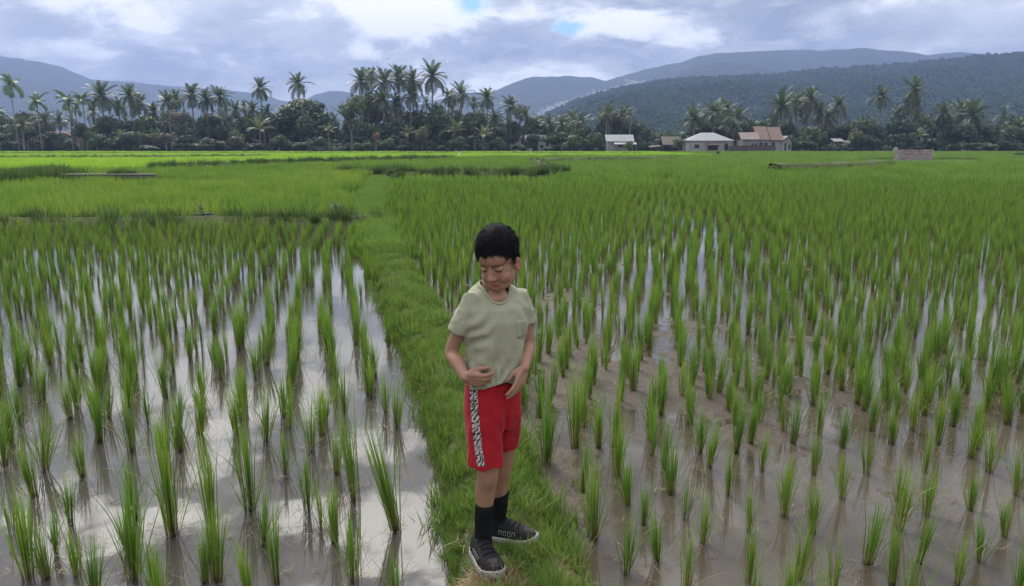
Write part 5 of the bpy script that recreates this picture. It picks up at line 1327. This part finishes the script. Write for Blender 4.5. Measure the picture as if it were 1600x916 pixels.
# ribbed collar, sleeve and hem bands
col = []
for i in range(28):
    a = 2 * math.pi * i / 28; h_ = bvfull.ray_cast(Vector(T(.060 * math.cos(a), -.006 + .056 * math.sin(a), 1.3) - ROOT), Vector((0, 0, -1))); col.append(np.array(h_[0]) + ROOT + np.array([0, 0, .001]))
Vc, Fc = [], []
for i, p in enumerate(col):
    out_ = unit(p - T(0, -.010, p[2] - GZ))
    for k in range(8):
        b = 2 * math.pi * k / 8; Vc.append(p + out_ * .0065 * math.cos(b) + np.array([0, 0, .0045 * math.sin(b) - .003 * math.cos(b)]))
for i in range(28):
    for k in range(8): Fc.append((i * 8 + k, i * 8 + (k + 1) % 8, ((i + 1) % 28) * 8 + (k + 1) % 8, ((i + 1) % 28) * 8 + k))
partpy('collar', Vc, Fc, M_SHIRT, shirt)
# breast pocket on his left
Vp, Fp = [], []; nx_, nz_ = 8, 9
for j in range(nz_):
    for i in range(nx_):
        x = -.042 - .050 * i / (nx_ - 1); z = .955 - .060 * j / (nz_ - 1) - (.007 if j == nz_ - 1 and 1 < i < 6 else 0)
        p = cast(T(x, .25, z), -fwd, bvs, .0016); Vp.append(p if p is not None else T(x, .08, z))
for j in range(nz_ - 1):
    for i in range(nx_ - 1): Fp.append((j * nx_ + i, j * nx_ + i + 1, (j + 1) * nx_ + i + 1, (j + 1) * nx_ + i))
m_ = len(Vp); Vp += [p - fwd * .006 for p in Vp]; edge = [j * nx_ for j in range(nz_)] + [(nz_ - 1) * nx_ + i for i in range(1, nx_)] + [j * nx_ + nx_ - 1 for j in range(nz_ - 2, -1, -1)] + [i for i in range(nx_ - 2, 0, -1)]
for a, b in zip(edge, edge[1:] + edge[:1]): Fp.append((a, b, b + m_, a + m_))
partpy('pocket', Vp, Fp, M_SHIRT, shirt)

# --- shorts
def legring(c, ax, ay): return (c, TB @ np.array([ax, 0, 0]), TB @ np.array([0, ay, 0]), .9)
RH_, LH_ = P(760, 724, 2.612), P(786, 696, 2.72)
so = [ringloft([tring(.53, .100, .080, .012, 0), tring(.60, .110, .092, .013), tring(.66, .108, .091, .012), tring(.725, .100, .085, .010)]),
      ringloft([legring(RH_ + np.array([0, 0, .0]), .070, .070), legring(RH_ * .75 + T(.056, .004, .58) * .25, .069, .073), legring(RH_ * .4 + T(.056, .004, .58) * .6, .067, .078), legring(T(.056, .002, .60), .066, .086)]),
      ringloft([legring(LH_, .052, .062), legring(LH_ * .75 + T(-.040, .004, .58) * .25, .053, .066), legring(LH_ * .4 + T(-.040, .004, .58) * .6, .055, .074), legring(T(-.040, .002, .60), .056, .082)])]
v, q, e = remesh(so, .0042, 5)
n = normals(v, q); L = np.stack([(v - TO) @ TB[:, 0], (v - TO) @ TB[:, 1], v[:, 2] - GZ], 1)
d = .012 * nz3(L, (14, 14, 4), 1, 3) * np.clip((.72 - L[:, 2]) / .2, .2, 1) + .0075 * np.sin((L[:, 0] * 1.1 + L[:, 2] * .35) * 70 + 4 * nz3(L, (5, 5, 4), 7, 2)) * np.clip(.1 + nz3(L, (6, 6, 3), 31, 2), 0, 1)
d -= .014 * np.exp(-((L[:, 0] + .004) / .012) ** 2) * np.clip((.66 - L[:, 2]) / .08, 0, 1) * (L[:, 1] > 0)
v = v + n * d[:, None]
t = material('red_jersey', .8, .2); co = t.n('ShaderNodeTexCoord').outputs['Object']; nz = t.noise(co, 12, 4, .6)
setc(t, t.mix(nz, (0.29, 0.006, 0.012), (0.38, 0.009, 0.017))); bump(t, t.math('ADD', nz, t.noise(co, 380, 2, .6)), .3, .002); t.b.inputs['Sheen Weight'].default_value = .1
shorts = part('shorts', v, q, t.m)
bvh = BVHTree.FromPolygons([vv.co for vv in shorts.data.vertices], [p.vertices for p in shorts.data.polygons])
# the black and white patterned stripe down his right side
t = material('side_stripe_print', .8, .2); co = t.n('ShaderNodeAttribute', attribute_name='bl').outputs['Vector']
w1 = t.n('ShaderNodeTexWave', {'Vector': t.scalev(co, (1, 1, 1)), 'Scale': 3.2, 'Distortion': 6.0, 'Detail': 1.0, 'Detail Scale': 1.6}, wave_type='BANDS', bands_direction='DIAGONAL').outputs[0]
w2 = t.n('ShaderNodeTexVoronoi', {'Vector': co, 'Scale': 4.5}, feature='DISTANCE_TO_EDGE').outputs['Distance']
m_ = t.math('MULTIPLY', t.smooth(w1, .20, .34), t.smooth(w2, .03, .06)); setc(t, t.mix(m_, (0.03, 0.025, 0.028), (0.50, 0.44, 0.42)))
Vs, Fs, As = [], [], []; nst = 30; ctr = [P(739, 603, 2.55), P(741, 650, 2.53), P(746, 695, 2.53), P(751.5, 733, 2.53)]
for j in range(nst + 1):
    s = j / nst; c = np.array([np.interp(s, [0, .38, .72, 1], [p[k] for p in ctr]) for k in range(3)])
    for i in range(5):
        f = (i / 4 - .5); o_ = c + np.array([.029 * f, -.2, 0]) ; p = cast(o_, np.array([.0, 1, 0.02]), bvh, .0018)
        Vs.append(p if p is not None else (Vs[-5] + np.array([0, 0, -.004]) if len(Vs) >= 5 else c)); As.append((f * .42, s * 3.0 - .02, 0))
for j in range(nst):
    for i in range(4): Fs.append((j * 5 + i, j * 5 + i + 1, (j + 1) * 5 + i + 1, (j + 1) * 5 + i)[::-1])
part('side_stripe', np.array(Vs), np.array(Fs), t.m, shorts, attr=np.array(As))

# --- socks and shoes
M_SOCK = plain('black_sock', (0.008, 0.008, 0.009), (0.016, 0.016, 0.017), 60, .95, .002, .1)
def sock(k, a, f, ztop):
    ax = a - k; top = k + ax * ((k[2] - ztop) / (k[2] - a[2])); toe = np.array([*(a[:2] + f * .02), GZ + .045]); r0 = .0375
    v_, f_ = limb([top, top * .5 + a * .5, a, np.array([a[0], a[1], GZ + .05])], [r0, .036, .0335, .036], 18); partpy('sock', v_, f_, M_SOCK)
sock(RKN, RAN, RF, P(760, 797, 2.62)[2]); sock(LKN, LAN, LF, P(780, 773, 2.77)[2])
M_UP = plain('black_mesh_fabric', (0.007, 0.007, 0.008), (0.018, 0.017, 0.016), 90, .8, .002, .25)
t = material('speckled_sole', .7, .3); co = t.n('ShaderNodeTexCoord').outputs['Object']; sp = t.noise(co, 150, 2, .5); dr = t.noise(co, 25, 4, .6)
setc(t, t.mix(t.smooth(sp, .60, .66), t.mix(dr, (0.17, 0.15, 0.12), (0.44, 0.42, 0.385)), (0.06, 0.055, 0.05))); M_SOLE = t.m
M_SOLE_D = plain('dark_sole', (0.02, 0.02, 0.02), (0.05, 0.045, 0.04), 40, .8)
M_PRINT = plain('shoe_lettering', (0.20, 0.20, 0.195), (0.32, 0.32, 0.31), 30, .7)
M_TOE = plain('scuffed_toe', (0.018, 0.016, 0.015), (0.07, 0.058, 0.05), 60, .8)
def shoe(ankle, f, side, sole_mat, labels, dx=0.0, sc=1.1):
    f2 = unit(f); rt = np.array([f2[1], -f2[0]]); O = np.array([*(ankle[:2] - f2 * .050 - rt * dx), GZ - .008])
    def S(x, y, z): return O + np.array([*(rt * x * sc + f2 * y * sc), z * sc])
    ys = np.array([-.010, 0, .02, .05, .09, .125, .155, .175, .188, .193]); hw = np.array([.012, .026, .033, .034, .036, .041, .041, .033, .020, .008]); top = np.array([.05, .078, .088, .092, .082, .066, .056, .048, .038, .030])
    bend = lambda y: -.010 * side * max(0, (y - .06) / .13) ** 1.5
    V, F = [], []; sg = 20
    for y, w, h in zip(ys, hw, top):
        for i in range(sg):
            a = 2 * math.pi * i / sg; x = w * np.sign(math.cos(a)) * abs(math.cos(a)) ** .75; z = .018 + (h - .018) * max(0, math.sin(a)) ** .8 - .004 * max(0, -math.sin(a)); V.append(S(x + bend(y), y, z))
    for j in range(len(ys) - 1):
        for i in range(sg): F.append((j * sg + i, (j + 1) * sg + i, (j + 1) * sg + (i + 1) % sg, j * sg + (i + 1) % sg))
    F.append(tuple(range(sg))); F.append(tuple((len(ys) - 1) * sg + i for i in range(sg))[::-1])
    sh_ = empty('shoe', tuple(O - ROOT)); sh_.parent = kid
    def lp(name, v, f_, m, smooth=True): return mk(name, [tuple(np.array(p) - O) for p in v], f_, m, sh_, smooth)
    up = lp('upper', V, F, M_UP)
    V, F = [], []; yo = np.concatenate([ys[:1] - .004, ys[1:-1], ys[-1:] + .006]); wo = hw + .004; out = [(w + bend(y), y) for y, w in zip(yo, wo)] + [(-w + bend(y), y) for y, w in list(zip(yo, wo))[::-1]]
    m = len(out)
    for z, k in ((.0, .90), (.004, .97), (.012, 1.0), (.022, .985), (.026, .93)):
        for (x, y) in out: V.append(S(bend(y) + (x - bend(y)) * k, .09 + (y - .09) * (.985 + .015 * k), z + (.010 * max(0, (y - .14) / .05) if z > .01 else .008 * max(0, (y - .15) / .045) ** 2)))
    for j in range(4):
        for i in range(m): F.append((j * m + i, j * m + (i + 1) % m, (j + 1) * m + (i + 1) % m, (j + 1) * m + i)[::-1])
    F.append(tuple(range(m))); F.append(tuple(4 * m + i for i in range(m))[::-1]); lp('sole', V, F, sole_mat)
    bu = BVHTree.FromPolygons([vv.co for vv in up.data.vertices], [p.vertices for p in up.data.polygons])
    # laces
    for k in range(4):
        y = .075 + .017 * k; L = []
        for x in np.linspace(-.022, .022, 7):
            o_ = S(x + bend(y), y + .10 * x * (1 if k % 2 else -1), .2) - O; h = bu.ray_cast(Vector(o_), Vector((0, 0, -1)))
            if h[0] is not None: L.append(np.array(h[0]) + np.array([0, 0, .0018]) + O)
        if len(L) > 3: lp('lace', *tube([tuple(p) for p in L], .0022, 6), M_SOCK)
    for s_ in (-1, 1):
        c = S(0, .068, .098); L = [c, c + np.array([*(rt * .018 * s_ + f2 * .012), .012]), c + np.array([*(rt * .030 * s_ + f2 * .022), .000]), c + np.array([*(rt * .014 * s_ + f2 * .018), -.006])]
        lp('lace', *limb(L, [.0018] * 4, 6, 4), M_SOCK)
    # outlined marks along the outer side, too small in the photograph to be read
    st = {'n': [((0, 0), (0, 1), (.8, 1), (.8, 0))], 'O': [((0, 0), (0, 1), (.8, 1), (.8, 0), (0, 0))], '7': [((0, 1), (.8, 1), (.3, 0))]}
    for k, ch in enumerate(labels):
        V, F = [], []
        for line in st[ch]:
            dense = []
            for (a, b), (c_, d_) in zip(line, line[1:]): dense += [(a + (c_ - a) * s, b + (d_ - b) * s) for s in np.linspace(0, 1, 5)]
            L = []
            for (a, b) in dense:
                y = .060 + k * .017 + a * .012; z = .040 + b * .017
                o_ = S(side * .12, y, z + .05) - O; dv = np.array([*(-rt * side), -.62]); h = bu.ray_cast(Vector(o_), Vector(dv).normalized())
                if h[0] is not None: L.append(np.array(h[0]) + np.array(h[1]) * .0006 + O)
            if len(L) > 2:
                a_, b_ = tube([tuple(p) for p in L], .0011, 5); n0 = len(V); V += a_; F += [tuple(i + n0 for i in q_) for q_ in b_]
        if V: lp('lettering', V, F, M_PRINT)
    V, F = [], []
    for j in range(6):
        for i in range(9):
            y = .148 + .032 * j / 5; x = (-.018 + .036 * i / 8) * (1 - .35 * j / 5) + bend(y); h = bu.ray_cast(Vector(S(x, y, .2) - O), Vector((0, 0, -1)))
            V.append((np.array(h[0]) if h[0] is not None else S(x, y, .04) - O) + np.array([0, 0, .0012]) + O)
    for j in range(5):
        for i in range(8): F.append((j * 9 + i, (j + 1) * 9 + i, (j + 1) * 9 + i + 1, j * 9 + i + 1)[::-1])
    lp('toe_cap', V, F, M_TOE)
    return sh_
a_ = shoe(RAN, RF, 1, M_SOLE, 'nOO7', -.010, 1.14); b_ = shoe(LAN, LF, 1, M_SOLE, 'nOOn')
a_['label'] = 'black sneaker with speckled white sole pointing at the viewer'; b_['label'] = 'black sneaker turned out to the right'
